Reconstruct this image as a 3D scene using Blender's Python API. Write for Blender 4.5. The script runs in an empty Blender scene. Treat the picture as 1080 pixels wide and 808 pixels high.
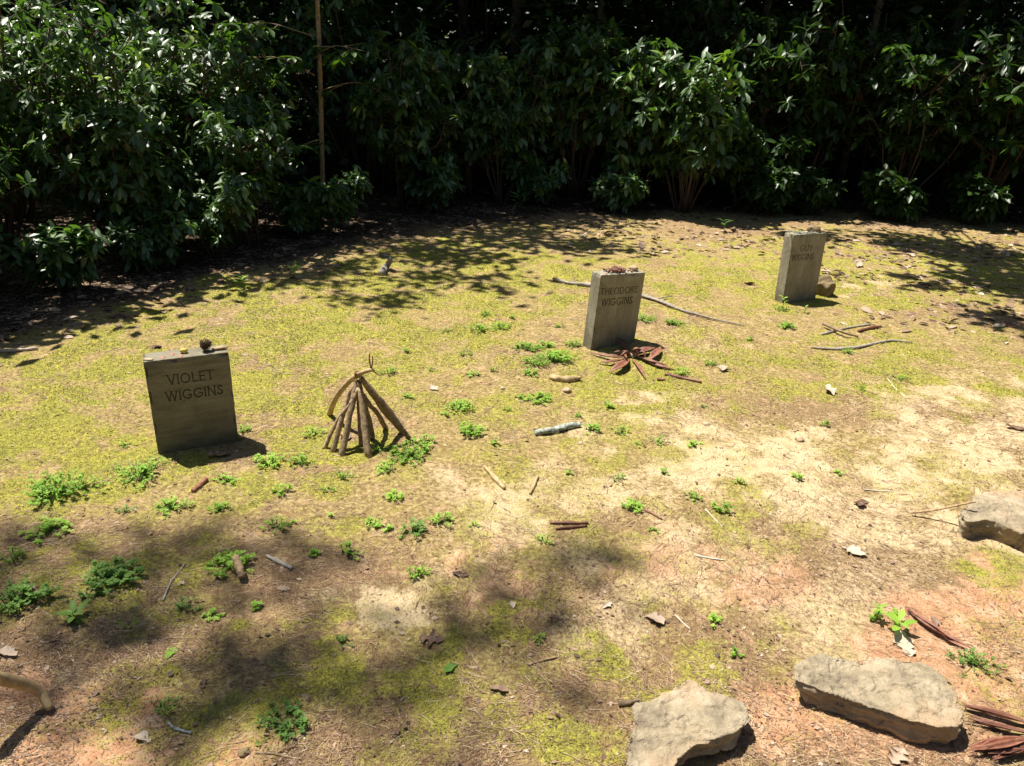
import bpy, bmesh, math, random
import numpy as np
from mathutils import Vector, Matrix
random.seed(7); rng = np.random.default_rng(7)
C = bpy.context.scene.collection
SC = bpy.context.scene

# ------------------------------------------------------------ camera
EYE = np.array([0., 0., 1.6]); PITCH = 0.410; ROLL = 0.0454; FPX = 792.0
def _axes():
    cp, sp = math.cos(PITCH), math.sin(PITCH)
    F = np.array([0, cp, -sp]); u = np.array([0, sp, cp]); r = np.array([1., 0, 0])
    c, s = math.cos(ROLL), math.sin(ROLL)
    return F, c*r + s*u, -s*r + c*u
CF, CR, CU = _axes()
cam = bpy.data.cameras.new('camera'); co = bpy.data.objects.new('camera', cam); C.objects.link(co)
cam.sensor_width = 36; cam.lens = FPX/1080*36; cam.clip_end = 500; cam.clip_start = 0.05
co.matrix_world = Matrix([[CR[0], CU[0], -CF[0], EYE[0]], [CR[1], CU[1], -CF[1], EYE[1]], [CR[2], CU[2], -CF[2], EYE[2]], [0, 0, 0, 1]])
SC.camera = co

# ------------------------------------------------------------ light
SH = np.array([0.37, -0.20])                     # where the shadow of a 1 m post ends
sdir = Vector((-SH[0], -SH[1], 1)).normalized()  # towards the sun
w = bpy.data.worlds.new('World'); SC.world = w; w.use_nodes = True
nt = w.node_tree; nt.nodes.clear()
sky = nt.nodes.new('ShaderNodeTexSky'); sky.sky_type = 'NISHITA'; sky.sun_disc = False
sky.sun_elevation = math.asin(sdir.z); sky.sun_rotation = math.atan2(sdir.x, sdir.y)
bg = nt.nodes.new('ShaderNodeBackground'); bg.inputs[1].default_value = 0.05
wo = nt.nodes.new('ShaderNodeOutputWorld'); nt.links.new(sky.outputs[0], bg.inputs[0]); nt.links.new(bg.outputs[0], wo.inputs[0])
sun = bpy.data.lights.new('sun', 'SUN'); sun.energy = 5.0; sun.angle = math.radians(0.53); sun.color = (1, 0.95, 0.86)
so = bpy.data.objects.new('sun', sun); C.objects.link(so); so.rotation_euler = sdir.to_track_quat('Z', 'Y').to_euler(); so.location = (-4, 3, 12)
SC.view_settings.view_transform = 'Standard'; SC.view_settings.look = 'None'
SC.view_settings.gamma = 1; SC.view_settings.exposure = 0.93; SC.view_settings.use_curve_mapping = False
try:
    SC.cycles.max_bounces = 6; SC.cycles.transparent_max_bounces = 4; SC.cycles.use_denoising = True
except Exception: pass

# ------------------------------------------------------------ helpers
def _h(ix, iy, s):
    n = (ix.astype(np.int64)*374761393 + iy.astype(np.int64)*668265263 + s*974711) & 0xffffffff
    n = ((n ^ (n >> 13))*1274126177) & 0xffffffff
    n = ((n ^ (n >> 16))*2246822519) & 0xffffffff
    return ((n ^ (n >> 15)) & 0xffffff)/0xffffff
def vn(x, y, s=0):
    x = np.asarray(x, float); y = np.asarray(y, float)
    ix = np.floor(x); iy = np.floor(y); fx = x-ix; fy = y-iy
    fx = fx*fx*(3-2*fx); fy = fy*fy*(3-2*fy); ix = ix.astype(np.int64); iy = iy.astype(np.int64)
    a = _h(ix, iy, s)*(1-fx)+_h(ix+1, iy, s)*fx; b = _h(ix, iy+1, s)*(1-fx)+_h(ix+1, iy+1, s)*fx
    return a*(1-fy)+b*fy
def fbm(x, y, s=0, o=4):
    t = 0; a = .5; n = 0
    for i in range(o): t = t+a*vn(x*2**i+17*i, y*2**i-9*i, s+i); n += a; a *= .5
    return t/n
def ss(x, a, b): t = np.clip((x-a)/(b-a), 0, 1); return t*t*(3-2*t)
def gh_low(x, y):
    return 0.03*(fbm(np.asarray(x)*1.1+3, np.asarray(y)*1.1, 11, 3)-.5)
def gp(px, py, z=0.0):
    """ground point seen at this place of the photograph"""
    d = CF*FPX + CR*(px-540) - CU*(py-404)
    return EYE + d*((EYE[2]-z)/-d[2])
def G(px, py, z=0.0):
    P = gp(px, py, z)
    if z == 0.0:
        P = gp(px, py, float(gh_low(P[0], P[1])))
    return P
def atY(px, py, Y):
    d = CF*FPX + CR*(px-540) - CU*(py-404)
    return EYE + d*(Y/d[1])
def proj(P):
    d = P-EYE; z = d@CF; z = np.where(z < .05, .05, z)
    return 540+FPX*(d@CR)/z, 404-FPX*(d@CU)/z

def mk(name, V, F, mats, parent=None, midx=None, smooth=True, attrs=None, loc=None):
    """V (n,3), F a list of (m,k) index arrays -> ONE mesh object"""
    me = bpy.data.meshes.new(name)
    V = np.asarray(V, np.float32); F = [np.asarray(f, np.int32) for f in F if len(f)]
    if loc is not None: V = V-np.asarray(loc, np.float32)
    me.vertices.add(len(V)); me.vertices.foreach_set('co', V.ravel())
    lo = np.concatenate([f.ravel() for f in F]); cnt = np.concatenate([np.full(len(f), f.shape[1], np.int32) for f in F])
    st = np.concatenate([[0], np.cumsum(cnt)[:-1]]).astype(np.int32)
    me.loops.add(len(lo)); me.loops.foreach_set('vertex_index', lo)
    me.polygons.add(len(cnt)); me.polygons.foreach_set('loop_start', st); me.polygons.foreach_set('loop_total', cnt)
    me.polygons.foreach_set('use_smooth', np.full(len(cnt), smooth))
    for m in (mats if isinstance(mats, (list, tuple)) else [mats]): me.materials.append(m)
    if midx is not None: me.polygons.foreach_set('material_index', np.asarray(midx, np.int32))
    for k, a in (attrs or {}).items():
        a = np.asarray(a, np.float32)
        if a.ndim == 1:
            at = me.attributes.new(k, 'FLOAT', 'POINT'); at.data.foreach_set('value', a)
        else:
            at = me.attributes.new(k, 'FLOAT_COLOR', 'POINT')
            if a.shape[1] == 3: a = np.concatenate([a, np.ones((len(a), 1), np.float32)], 1)
            at.data.foreach_set('color', a.ravel())
    me.update(calc_edges=True); me.validate()
    o = bpy.data.objects.new(name, me); C.objects.link(o)
    if loc is not None: o.location = loc
    if parent is not None: o.parent = parent
    return o
def tag(o, label=None, cat=None, group=None, kind=None):
    if label: o['label'] = label
    if cat: o['category'] = cat
    if group: o['group'] = group
    if kind: o['kind'] = kind
    return o
def thing(name, label, cat, loc=(0, 0, 0), group=None):
    o = bpy.data.objects.new(name, None); C.objects.link(o); o.location = loc; o.empty_display_size = .1
    return tag(o, label, cat, group)
def norm(a): return a/np.maximum(np.linalg.norm(a, axis=-1, keepdims=True), 1e-9)
class Bag:
    def __init__(s): s.V = []; s.F = []; s.n = 0; s.A = []; s.M = []
    def add(s, V, F, a=0.5, m=0):
        V = np.asarray(V, float)
        for f in F:
            f = np.asarray(f)
            if len(f): s.F.append(f+s.n); s.M.append(np.full(len(f), m))
        s.V.append(V); s.n += len(V); s.A.append(np.broadcast_to(np.asarray(a, float), (len(V),)))
        return s
    def build(s, name, mats, parent=None, smooth=True, loc=None):
        return mk(name, np.concatenate(s.V), s.F, mats, parent, np.concatenate(s.M), smooth, {'tint': np.concatenate(s.A)}, loc)
def tube(pts, rad, seg=7, wob=0.0, sd=0):
    P = np.asarray(pts, float); n = len(P); R = np.broadcast_to(np.asarray(rad, float), (n,))
    T = norm(np.gradient(P, axis=0)); up = np.array([0, 0, 1.]) if abs(T[0, 2]) < .9 else np.array([1., 0, 0])
    N = np.zeros_like(P); N[0] = norm(np.cross(up, T[0]))
    for i in range(1, n): N[i] = norm(N[i-1]-T[i]*(N[i-1]@T[i]))
    B = np.cross(T, N); a = np.linspace(0, 2*np.pi, seg, endpoint=False)
    r = R[:, None]*(1+wob*(2*vn(np.arange(n)[:, None]*.9+sd, np.arange(seg)[None]*1.3+sd, 5)-1))
    V = P[:, None]+r[..., None]*(np.cos(a)[None, :, None]*N[:, None]+np.sin(a)[None, :, None]*B[:, None])
    V = V.reshape(-1, 3); j = np.arange(seg); j2 = (j+1) % seg
    Q = np.concatenate([np.stack([i*seg+j, i*seg+j2, (i+1)*seg+j2, (i+1)*seg+j], 1) for i in range(n-1)])
    V = np.concatenate([V, P[:1]-T[:1]*R[0]*.15, P[-1:]+T[-1:]*R[-1]*.15]); k = n*seg
    T1 = np.stack([j2, j, np.full(seg, k)], 1); T2 = np.stack([(n-1)*seg+j, (n-1)*seg+j2, np.full(seg, k+1)], 1)
    return V, [Q, np.concatenate([T1, T2])]
def spline(pts, n=10):
    P = np.asarray(pts, float)
    if len(P) < 3: return P[0]+(P[-1]-P[0])*np.linspace(0, 1, n)[:, None]
    Q = np.concatenate([[2*P[0]-P[1]], P, [2*P[-1]-P[-2]]]); out = []
    m = len(P)-1
    for t in np.linspace(0, m-1e-6, n):
        i = int(t); f = t-i; a, b, c, d = Q[i:i+4]
        out.append(.5*((2*b)+(-a+c)*f+(2*a-5*b+4*c-d)*f*f+(-a+3*b-3*c+d)*f**3))
    return np.array(out)
# leaf templates: rows of (t, half width), 3 vertices in each row
def leaf_tpl(rows, fold=.25, droop=.18):
    V = [(0, 0, 0)]; F3 = []; F4 = []
    for t, w_ in rows:
        for s in (-1, 0, 1): V.append((t, s*w_, abs(s)*w_*fold-droop*t*t))
    V.append((1, 0, -droop))
    n = len(rows); F3 += [(0, 2, 1), (0, 3, 2)]
    for i in range(n-1):
        a = 1+3*i; b = a+3
        F4 += [(a, a+1, b+1, b), (a+1, a+2, b+2, b+1)]
    a = 1+3*(n-1); F3 += [(a, a+1, a+3), (a+1, a+2, a+3)]
    return np.array(V, float), [np.array(F3), np.array(F4).reshape(-1, 4)]
LEAF = leaf_tpl([(.22, .13), (.55, .19), (.85, .10)])
LEAF2 = leaf_tpl([(.5, .2)], .3, .12)
LEAFS = leaf_tpl([(.55, .24)], .15, .1)
def leaves(bag, P, D, U, L, a, tpl=LEAF, wid=1.0, m=0):
    """a leaf per row: base P, direction D, up U, length L"""
    V, F = tpl; D = norm(D); S = norm(np.cross(U, D)); U = np.cross(D, S); n = len(P); k = len(V)
    L = np.broadcast_to(L, (n,))[:, None, None]
    W = P[:, None]+L*(V[None, :, 0:1]*D[:, None]+wid*V[None, :, 1:2]*S[:, None]+V[None, :, 2:3]*U[:, None])
    off = (np.arange(n)*k)[:, None, None]
    bag.add(W.reshape(-1, 3), [(f[None]+off).reshape(-1, f.shape[1]) for f in F], np.repeat(np.broadcast_to(a, (n,)), k), m)

# ------------------------------------------------------------ materials
def mat(name):
    m = bpy.data.materials.new(name); m.use_nodes = True; t = m.node_tree; t.nodes.clear()
    o = t.nodes.new('ShaderNodeOutputMaterial'); b = t.nodes.new('ShaderNodeBsdfPrincipled'); t.links.new(b.outputs[0], o.inputs[0])
    return m, t, b, o
def N(t, ty, **k):
    n = t.nodes.new(ty)
    for a, v in k.items():
        if a.startswith('i_'): n.inputs[int(a[2:]) if a[2:].isdigit() else a[2:]].default_value = v
        else: setattr(n, a, v)
    return n
def noise(t, scale, detail=4, rough=.6, vec=None, stretch=None, dist=0):
    n = N(t, 'ShaderNodeTexNoise'); n.inputs['Scale'].default_value = scale; n.inputs['Detail'].default_value = detail
    n.inputs['Roughness'].default_value = rough; n.inputs['Distortion'].default_value = dist
    tc = N(t, 'ShaderNodeTexCoord'); src = tc.outputs['Object']
    if stretch:
        mp = N(t, 'ShaderNodeMapping'); mp.inputs['Scale'].default_value = stretch[:3]
        if len(stretch) > 3: mp.inputs['Rotation'].default_value = (0, 0, stretch[3])
        t.links.new(src, mp.inputs[0]); src = mp.outputs[0]
    t.links.new(src, n.inputs['Vector']); return n.outputs['Fac']
def ramp(t, fac, stops):
    r = N(t, 'ShaderNodeValToRGB'); e = r.color_ramp.elements
    while len(e) < len(stops): e.new(.5)
    for x, (p, c) in zip(e, stops): x.position = p; x.color = (*c, 1) if len(c) == 3 else c
    t.links.new(fac, r.inputs[0]); return r.outputs[0]
def mix(t, f, a, b, bt='MIX'):
    n = N(t, 'ShaderNodeMix', data_type='RGBA', blend_type=bt)
    for i, v in ((0, f), (6, a), (7, b)):
        if hasattr(v, 'links'): t.links.new(v, n.inputs[i])
        else: n.inputs[i].default_value = v if i == 0 or len(v) == 4 else (*v, 1)
    return n.outputs[2]
def math_(t, op, a, b=0.0, clamp=False):
    n = N(t, 'ShaderNodeMath', operation=op, use_clamp=clamp)
    for i, v in ((0, a), (1, b)):
        if hasattr(v, 'links'): t.links.new(v, n.inputs[i])
        else: n.inputs[i].default_value = v
    return n.outputs[0]
def attr(t, name, out='Fac'):
    n = N(t, 'ShaderNodeAttribute', attribute_name=name); return n.outputs[out]
def bump(t, b, h, s, d):
    n = N(t, 'ShaderNodeBump'); n.inputs['Strength'].default_value = s; n.inputs['Distance'].default_value = d
    t.links.new(h, n.inputs['Height']); t.links.new(n.outputs[0], b.inputs['Normal']); return n
def leaf_mat(name, stops, rough=.4, trans=.3, spec=.5):
    m, t, b, o = mat(name)
    c = ramp(t, attr(t, 'tint'), stops)
    c = mix(t, .2, c, mix(t, noise(t, 30, 2), (.25, .25, .25), (1, 1, 1)), 'MULTIPLY')
    t.links.new(c, b.inputs['Base Color']); b.inputs['Roughness'].default_value = rough; b.inputs['Specular IOR Level'].default_value = spec
    if trans:
        tr = N(t, 'ShaderNodeBsdfTranslucent'); t.links.new(mix(t, 1.0, c, (1.5, 1.7, .55), 'MULTIPLY'), tr.inputs[0])
        mx = N(t, 'ShaderNodeMixShader'); mx.inputs[0].default_value = trans
        t.links.new(b.outputs[0], mx.inputs[1]); t.links.new(tr.outputs[0], mx.inputs[2]); t.links.new(mx.outputs[0], o.inputs[0])
    return m
def simple(name, stops, scale=20, rough=.85, stretch=None, bs=.4, bd=.004, detail=6):
    m, t, b, o = mat(name); n = noise(t, scale, detail, .65, stretch=stretch)
    c = ramp(t, n, stops)
    c = mix(t, 1.0, c, ramp(t, attr(t, 'tint'), [(0, (.55, .55, .55)), (.5, (1, 1, 1)), (1, (1.5, 1.45, 1.4))]), 'MULTIPLY')
    t.links.new(c, b.inputs['Base Color']); b.inputs['Roughness'].default_value = rough
    bump(t, b, n, bs, bd); return m
M = {}
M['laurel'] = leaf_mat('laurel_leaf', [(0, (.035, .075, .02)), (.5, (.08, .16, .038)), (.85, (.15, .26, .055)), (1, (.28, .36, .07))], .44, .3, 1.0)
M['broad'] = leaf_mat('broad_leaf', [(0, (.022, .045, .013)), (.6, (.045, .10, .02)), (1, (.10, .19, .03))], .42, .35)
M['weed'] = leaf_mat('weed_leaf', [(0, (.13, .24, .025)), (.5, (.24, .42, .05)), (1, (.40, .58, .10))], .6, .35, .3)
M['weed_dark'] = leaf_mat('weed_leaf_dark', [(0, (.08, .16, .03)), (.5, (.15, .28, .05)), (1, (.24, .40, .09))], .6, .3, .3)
M['dead'] = leaf_mat('dead_leaf', [(0, (.06, .035, .022)), (.4, (.18, .10, .06)), (.75, (.36, .24, .16)), (1, (.55, .45, .34))], .7, .1)
M['litter'] = leaf_mat('needle', [(0, (.07, .035, .02)), (.4, (.20, .11, .055)), (.8, (.42, .28, .15)), (1, (.62, .5, .34))], .7, 0)
M['moss_tuft'] = leaf_mat('moss_tuft', [(0, (.11, .10, .02)), (.5, (.28, .25, .045)), (1, (.46, .42, .09))], .8, .15)
M['stem'] = simple('shrub_stem', [(.3, (.035, .022, .014)), (.7, (.11, .062, .04))], 30, .8)
M['bark'] = simple('tree_bark', [(.35, (.035, .026, .018)), (.65, (.13, .095, .06))], 26, .9, (1, 1, .3), 1.0, .03)
M['stick'] = simple('stick_bark', [(.3, (.09, .055, .03)), (.5, (.29, .20, .11)), (.7, (.48, .36, .21))], 60, .85, None, .7, .004)
M['tanwood'] = simple('peeled_wood', [(.25, (.22, .15, .07)), (.55, (.42, .30, .15)), (.8, (.55, .42, .23))], 40, .75, None, .4, .003)
M['grey'] = simple('weathered_wood', [(.25, (.14, .115, .09)), (.5, (.30, .26, .21)), (.8, (.5, .45, .38))], 50, .85, None, .7, .004)
M['lichen'] = simple('lichen_bark', [(.35, (.16, .13, .09)), (.5, (.30, .33, .27)), (.7, (.55, .62, .56))], 70, .95, None, .9, .006)
M['redbark'] = simple('red_brown_bark', [(.25, (.075, .027, .016)), (.5, (.17, .066, .038)), (.8, (.30, .15, .09))], 40, .6, None, .5, .004)
M['rootwhite'] = simple('bleached_twig', [(.3, (.42, .36, .26)), (.7, (.66, .6, .48))], 60, .8)
M['cone'] = simple('cone_scale', [(.3, (.045, .025, .015)), (.7, (.15, .085, .05))], 90, .8)
M['husk'] = simple('husk', [(.3, (.13, .055, .035)), (.7, (.30, .15, .10))], 90, .7)
M['copper'], t, b, o = mat('copper_coin'); b.inputs['Base Color'].default_value = (.5, .24, .15, 1); b.inputs['Metallic'].default_value = .6; b.inputs['Roughness'].default_value = .45
M['yellow'] = simple('yellow_pebble', [(.3, (.45, .33, .05)), (.7, (.62, .5, .10))], 60, .7)
M['pebble'] = simple('tan_pebble', [(.3, (.32, .22, .13)), (.7, (.55, .42, .28))], 40, .85)
M['darkpebble'] = simple('brown_rock', [(.3, (.12, .085, .04)), (.7, (.30, .22, .11))], 22, .9, None, .8, .01)

def rock_mat():
    m, t, b, o = mat('field_stone'); n1 = noise(t, 7, 8, .7); n2 = noise(t, 90, 6, .8); n3 = noise(t, 4, 4, .6); n4 = noise(t, 28, 6, .75, stretch=(1, 1, 5))
    c = ramp(t, n1, [(.33, (.20, .155, .10)), (.5, (.42, .34, .22)), (.64, (.60, .51, .36))])
    c = mix(t, ramp(t, n3, [(.45, (0, 0, 0)), (.6, (.6, .6, .6))]), c, (.44, .27, .14))
    c = mix(t, ramp(t, n2, [(.56, (0, 0, 0)), (.68, (.8, .8, .8))]), c, (.24, .22, .17))
    c = mix(t, ramp(t, n2, [(.28, (.7, .7, .7)), (.38, (0, 0, 0))]), c, (.68, .63, .5))
    t.links.new(c, b.inputs['Base Color']); b.inputs['Roughness'].default_value = .9
    h = math_(t, 'ADD', math_(t, 'MULTIPLY', n1, 1.2), math_(t, 'ADD', math_(t, 'MULTIPLY', n2, .25), math_(t, 'MULTIPLY', n4, .45)))
    bump(t, b, h, .9, .03); return m
M['rock'] = rock_mat()
def slab_mat(name, grain, tone=(1, 1, .96, 1)):
    m, t, b, o = mat(name); n1 = noise(t, 6, 5, .6, stretch=grain, dist=.6); n2 = noise(t, 120, 4, .7); n3 = noise(t, 9, 5, .65)
    c = ramp(t, n1, [(.3, (.235, .205, .15)), (.5, (.31, .28, .215)), (.7, (.385, .355, .285))])
    c = mix(t, .35, c, ramp(t, n2, [(.3, (.3, .3, .3)), (.7, (1, 1, 1))]), 'MULTIPLY')
    # moss and soil stains creeping up the lower third of the slab
    tc = N(t, 'ShaderNodeTexCoord'); sx = N(t, 'ShaderNodeSeparateXYZ'); t.links.new(tc.outputs['Object'], sx.inputs[0])
    g = math_(t, 'SUBTRACT', .62, math_(t, 'MULTIPLY', sx.outputs[2], 3.2)); g = math_(t, 'ADD', g, math_(t, 'MULTIPLY', math_(t, 'SUBTRACT', n3, .5), 1.6), True)
    c = mix(t, math_(t, 'MULTIPLY', g, .85), c, (.075, .06, .022))
    n5 = noise(t, 5, 6, .7, dist=1.0); c = mix(t, ramp(t, n5, [(.5, (0, 0, 0)), (.66, (.75, .75, .75))]), c, (.15, .135, .09)); c = mix(t, ramp(t, n5, [(.3, (.5, .5, .5)), (.42, (0, 0, 0))]), c, (.36, .31, .20))
    g2 = math_(t, 'MULTIPLY', math_(t, 'GREATER_THAN', n3, .66), .5)
    c = mix(t, g2, c, (.34, .33, .26))
    c = mix(t, 1.0, c, tone, 'MULTIPLY'); t.links.new(c, b.inputs['Base Color']); b.inputs['Roughness'].default_value = .85
    bump(t, b, math_(t, 'ADD', n2, math_(t, 'MULTIPLY', n3, 2.0)), .5, .004); return m
M['slab_h'] = slab_mat('headstone_stone', (1, 1, 7), (.72, .70, .62, 1)); M['slab_v'] = slab_mat('headstone_stone_upright_grain', (5, 5, 1))
M['cut'], t, b, o = mat('engraved_dirt'); b.inputs["Base Color"].default_value = (.10, .083, .055, 1); b.inputs['Roughness'].default_value = 1

# ------------------------------------------------------------ ground: one sheet
def patch(px, py, lst, wob):
    m = np.zeros_like(px)
    for x, y, rx, ry, a in lst:
        d = np.sqrt(((px-x)/rx)**2+((py-y)/ry)**2)
        m = np.maximum(m, a*(1-ss(d+wob, .4, 1.35)))
    return m
SAND = [(800, 480, 150, 42, .85), (905, 520, 170, 45, .75), (1010, 480, 110, 60, .8), (700, 440, 90, 25, .5), (1040, 560, 90, 50, .6), (980, 420, 90, 22, .4), (520, 560, 50, 55, .6), (405, 640, 42, 25, .75),
        (500, 610, 70, 30, .35), (780, 590, 90, 60, .5), (700, 620, 60, 40, .4), (660, 520, 70, 30, .45), (640, 660, 60, 35, .35), (880, 690, 60, 20, .4), (90, 720, 55, 22, .4), (860, 640, 90, 40, .4),
        (560, 500, 50, 20, .4), (340, 625, 40, 15, .3), (480, 510, 40, 25, .35), (720, 370, 60, 12, .3), (900, 300, 60, 14, .45), (620, 590, 50, 25, .35), (930, 590, 90, 40, .5), (1060, 420, 60, 30, .5)]
CLAY = [(40, 790, 130, 55, 1.), (110, 740, 60, 30, .8), (20, 735, 60, 28, .7), (1020, 660, 120, 60, .9), (960, 720, 70, 35, .7), (1070, 720, 70, 60, .8), (250, 795, 60, 20, .7), (540, 600, 60, 40, .25), (860, 770, 110, 45, .55), (800, 610, 70, 40, .3), (700, 590, 50, 30, .3), (1000, 790, 100, 30, .7)]
MOSS = [(150, 430, 260, 110, 1.), (30, 480, 120, 80, .9), (300, 340, 250, 60, .9), (480, 300, 220, 50, .9), (850, 290, 300, 40, .8), (700, 400, 160, 50, .6), (900, 390, 220, 45, .65), (450, 400, 160, 80, .5),
        (100, 610, 150, 60, .7), (350, 720, 180, 70, .7), (500, 690, 120, 60, .8), (540, 770, 160, 50, .7), (700, 700, 90, 80, .6), (180, 740, 90, 50, .6), (760, 540, 80, 40, .4), (1040, 600, 60, 20, .7), (320, 500, 120, 60, .5), (600, 480, 120, 40, .4), (660, 560, 120, 60, .35), (840, 560, 60, 30, .35)]
DUFF = [(330, 640, 40, 40, .8), (640, 560, 60, 30, .6), (560, 660, 60, 35, .6), (280, 380, 90, 25, .6), (160, 378, 50, 12, .7), (640, 740, 70, 60, .7), (900, 540, 70, 20, .5), (950, 590, 80, 30, .5), (90, 580, 60, 30, .5), (220, 690, 50, 20, .6),
        (100, 690, 60, 20, .5), (300, 545, 50, 30, .5), (900, 790, 160, 45, .6), (560, 790, 60, 20, .5), (940, 265, 60, 16, .7), (1000, 330, 90, 16, .6), (760, 800, 60, 40, .6), (450, 560, 40, 30, .4), (480, 630, 40, 50, .4), (700, 620, 40, 50, .5)]
def edge_y(x):
    """y of the edge of the woods at x"""
    return np.interp(x, [-12, -4.2, -2.9, -2.35, -1.6, -.1, 2.7, 5.6, 9, 20], [-3, .5, 3.5, 4.7, 6.1, 7.7, 8.9, 8.7, 6.5, 0])
def masks(x, y):
    px, py = proj(np.stack([x, y, np.zeros_like(x)], -1))
    infr = ss(y, .5, 1.0)*(1-ss(np.maximum(px-1300, -220-px), 0, 200))
    wob = (fbm(x*3.2, y*3.2, 3, 4)-.5)*1.5
    wob2 = (fbm(x*5.2+9, y*5.2, 23, 4)-.5)*1.7
    mid = fbm(x*14, y*14, 131, 4); sand = patch(px, py, SAND, wob+(mid-.5)*.9)*infr*.92; clay = patch(px, py, CLAY, wob2)*infr
    moss = patch(px, py, MOSS, wob2)*infr; duff = patch(px, py, DUFF, wob)*infr
    gen = fbm(x*1.7+40, y*1.7, 31, 5); moss = np.maximum(moss, ss(gen, .5, .62)*.6*(1-infr*.5)); duff = np.maximum(duff, ss(1-gen, .52, .66)*.6)
    br = fbm(x*7, y*7, 51, 4); moss = moss*(.28+.95*ss(br, .38, .56))*(.65+.5*ss(mid, .35, .6)); duff = np.maximum(duff, .75*ss(fbm(x*4.5, y*4.5, 151, 4), .42, .58)*ss(-y, -2.7, -2.0)*infr*(1-.5*sand)); duff = np.maximum(duff, .5*ss(fbm(x*9+5, y*9, 141, 4), .53, .70)*infr); clay = clay*(.55+.6*ss(1-br, .4, .6)); sand = sand*(.35+.75*ss(fbm(x*8, y*8, 71, 4), .38, .56))
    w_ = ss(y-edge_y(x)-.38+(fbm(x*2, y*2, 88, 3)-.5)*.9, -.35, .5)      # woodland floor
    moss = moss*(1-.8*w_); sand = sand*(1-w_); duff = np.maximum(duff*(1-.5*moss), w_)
    return np.clip(moss, 0, 1), np.clip(sand, 0, 1), np.clip(clay, 0, 1), np.clip(duff, 0, 1), w_
def gz(x, y, moss=None, detail=True):
    x = np.asarray(x, float); y = np.asarray(y, float)
    z = gh_low(x, y)
    if not detail: return z
    if moss is None: moss, sand = masks(x, y)[:2]
    else: moss, sand = moss
    z = z+.012*(fbm(x*6, y*6, 61, 3)-.5)+moss*.022*(fbm(x*15, y*15, 62, 3)-.35)+.006*(1-sand)*(fbm(x*45, y*45, 63, 2)-.5)
    return z
def build_ground():
    nu, nv = 900, 700
    us = np.linspace(-1, 1, nu); ext = np.array([1.15, 1.4, 1.9, 3, 6, 14]); us = np.concatenate([-ext[::-1], us, ext])
    ys = [1.0]
    while len(ys) < nv and ys[-1] < 11: ys.append(ys[-1]+.0045*ys[-1]**1.05+.001)
    ys = np.array([-60, -25, -10, -4, -1, 0, .5, .8]+ys+[11.5, 12.5, 14, 17, 22, 30, 45, 70, 110])
    k = .75+.62*np.clip(ys, 1, 200)
    X = us[None]*k[:, None]; Y = np.broadcast_to(ys[:, None], X.shape)
    x = X.ravel(); y = Y.ravel(); mo, sa, cl, du, wd = masks(x, y)
    V = np.stack([x, y, gz(x, y, (mo, sa))], 1); nU = len(us); nR = len(ys)
    i = (np.arange(nR-1)[:, None]*nU+np.arange(nU-1)[None]).ravel()
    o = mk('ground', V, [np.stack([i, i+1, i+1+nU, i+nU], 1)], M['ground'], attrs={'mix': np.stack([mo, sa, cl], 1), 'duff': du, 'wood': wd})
    tag(o, kind='structure'); return o
m, t, b, o = mat('clearing_ground'); M['ground'] = m
cm = N(t, 'ShaderNodeSeparateColor'); t.links.new(attr(t, 'mix', 'Color'), cm.inputs[0])
f1 = noise(t, 55, 6, .75); f2 = noise(t, 160, 4, .8); f3 = noise(t, 14, 5, .65); nd = noise(t, 60, 5, .7, stretch=(1, 7, 1, .5)); nd2 = noise(t, 60, 5, .7, stretch=(7, 1, 1, -.2)); big = noise(t, 3, 5, .6)
grit = N(t, 'ShaderNodeTexVoronoi'); grit.inputs['Scale'].default_value = 220; tc = N(t, 'ShaderNodeTexCoord'); t.links.new(tc.outputs['Object'], grit.inputs['Vector'])
base = ramp(t, f1, [(.3, (.10, .06, .022)), (.44, (.26, .185, .065)), (.56, (.40, .30, .12)), (.7, (.60, .47, .24))])
duffc = ramp(t, math_(t, 'MULTIPLY', math_(t, 'ADD', nd, nd2), .5), [(.36, (.07, .036, .018)), (.48, (.20, .112, .056)), (.58, (.37, .235, .13)), (.7, (.55, .41, .26))])
mossc = ramp(t, math_(t, 'ADD', math_(t, 'MULTIPLY', f1, .6), math_(t, 'MULTIPLY', f2, .4)), [(.34, (.075, .07, .015)), (.45, (.24, .22, .04)), (.55, (.47, .415, .065)), (.66, (.70, .62, .14))])
mossc = mix(t, ramp(t, big, [(.35, (0, 0, 0)), (.65, (.6, .6, .6))]), mossc, mix(t, .5, mossc, (.16, .20, .03)))
sandc = ramp(t, math_(t, 'ADD', math_(t, 'MULTIPLY', f3, .5), math_(t, 'MULTIPLY', f2, .5)), [(.36, (.40, .28, .14)), (.5, (.63, .48, .27)), (.64, (.82, .68, .44))])
clayc = ramp(t, math_(t, 'ADD', math_(t, 'MULTIPLY', f3, .6), math_(t, 'MULTIPLY', f2, .4)), [(.36, (.38, .175, .085)), (.5, (.58, .32, .175)), (.64, (.76, .51, .33))])
def soft(fac, k=.6, lo=.22, hi=.78, n=None):
    v = math_(t, 'ADD', fac, math_(t, 'MULTIPLY', math_(t, 'SUBTRACT', n or f1, .5), k*2.4))
    return ramp(t, v, [(lo, (0, 0, 0)), (hi, (1, 1, 1))])
c = mix(t, soft(attr(t, 'duff'), .7, .25, .8, nd), base, duffc)
c = mix(t, soft(cm.outputs[1], .8, .05, .55, f1), c, sandc)
c = mix(t, soft(cm.outputs[2], .6, .05, .45, f3), c, clayc)
c = mix(t, soft(cm.outputs[0], .75, .15, .75), c, mossc)
dark = math_(t, 'MULTIPLY', ramp(t, f2, [(.34, (1, 1, 1)), (.45, (0, 0, 0))]), .6)
c = mix(t, dark, c, (.10, .06, .03))
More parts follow.
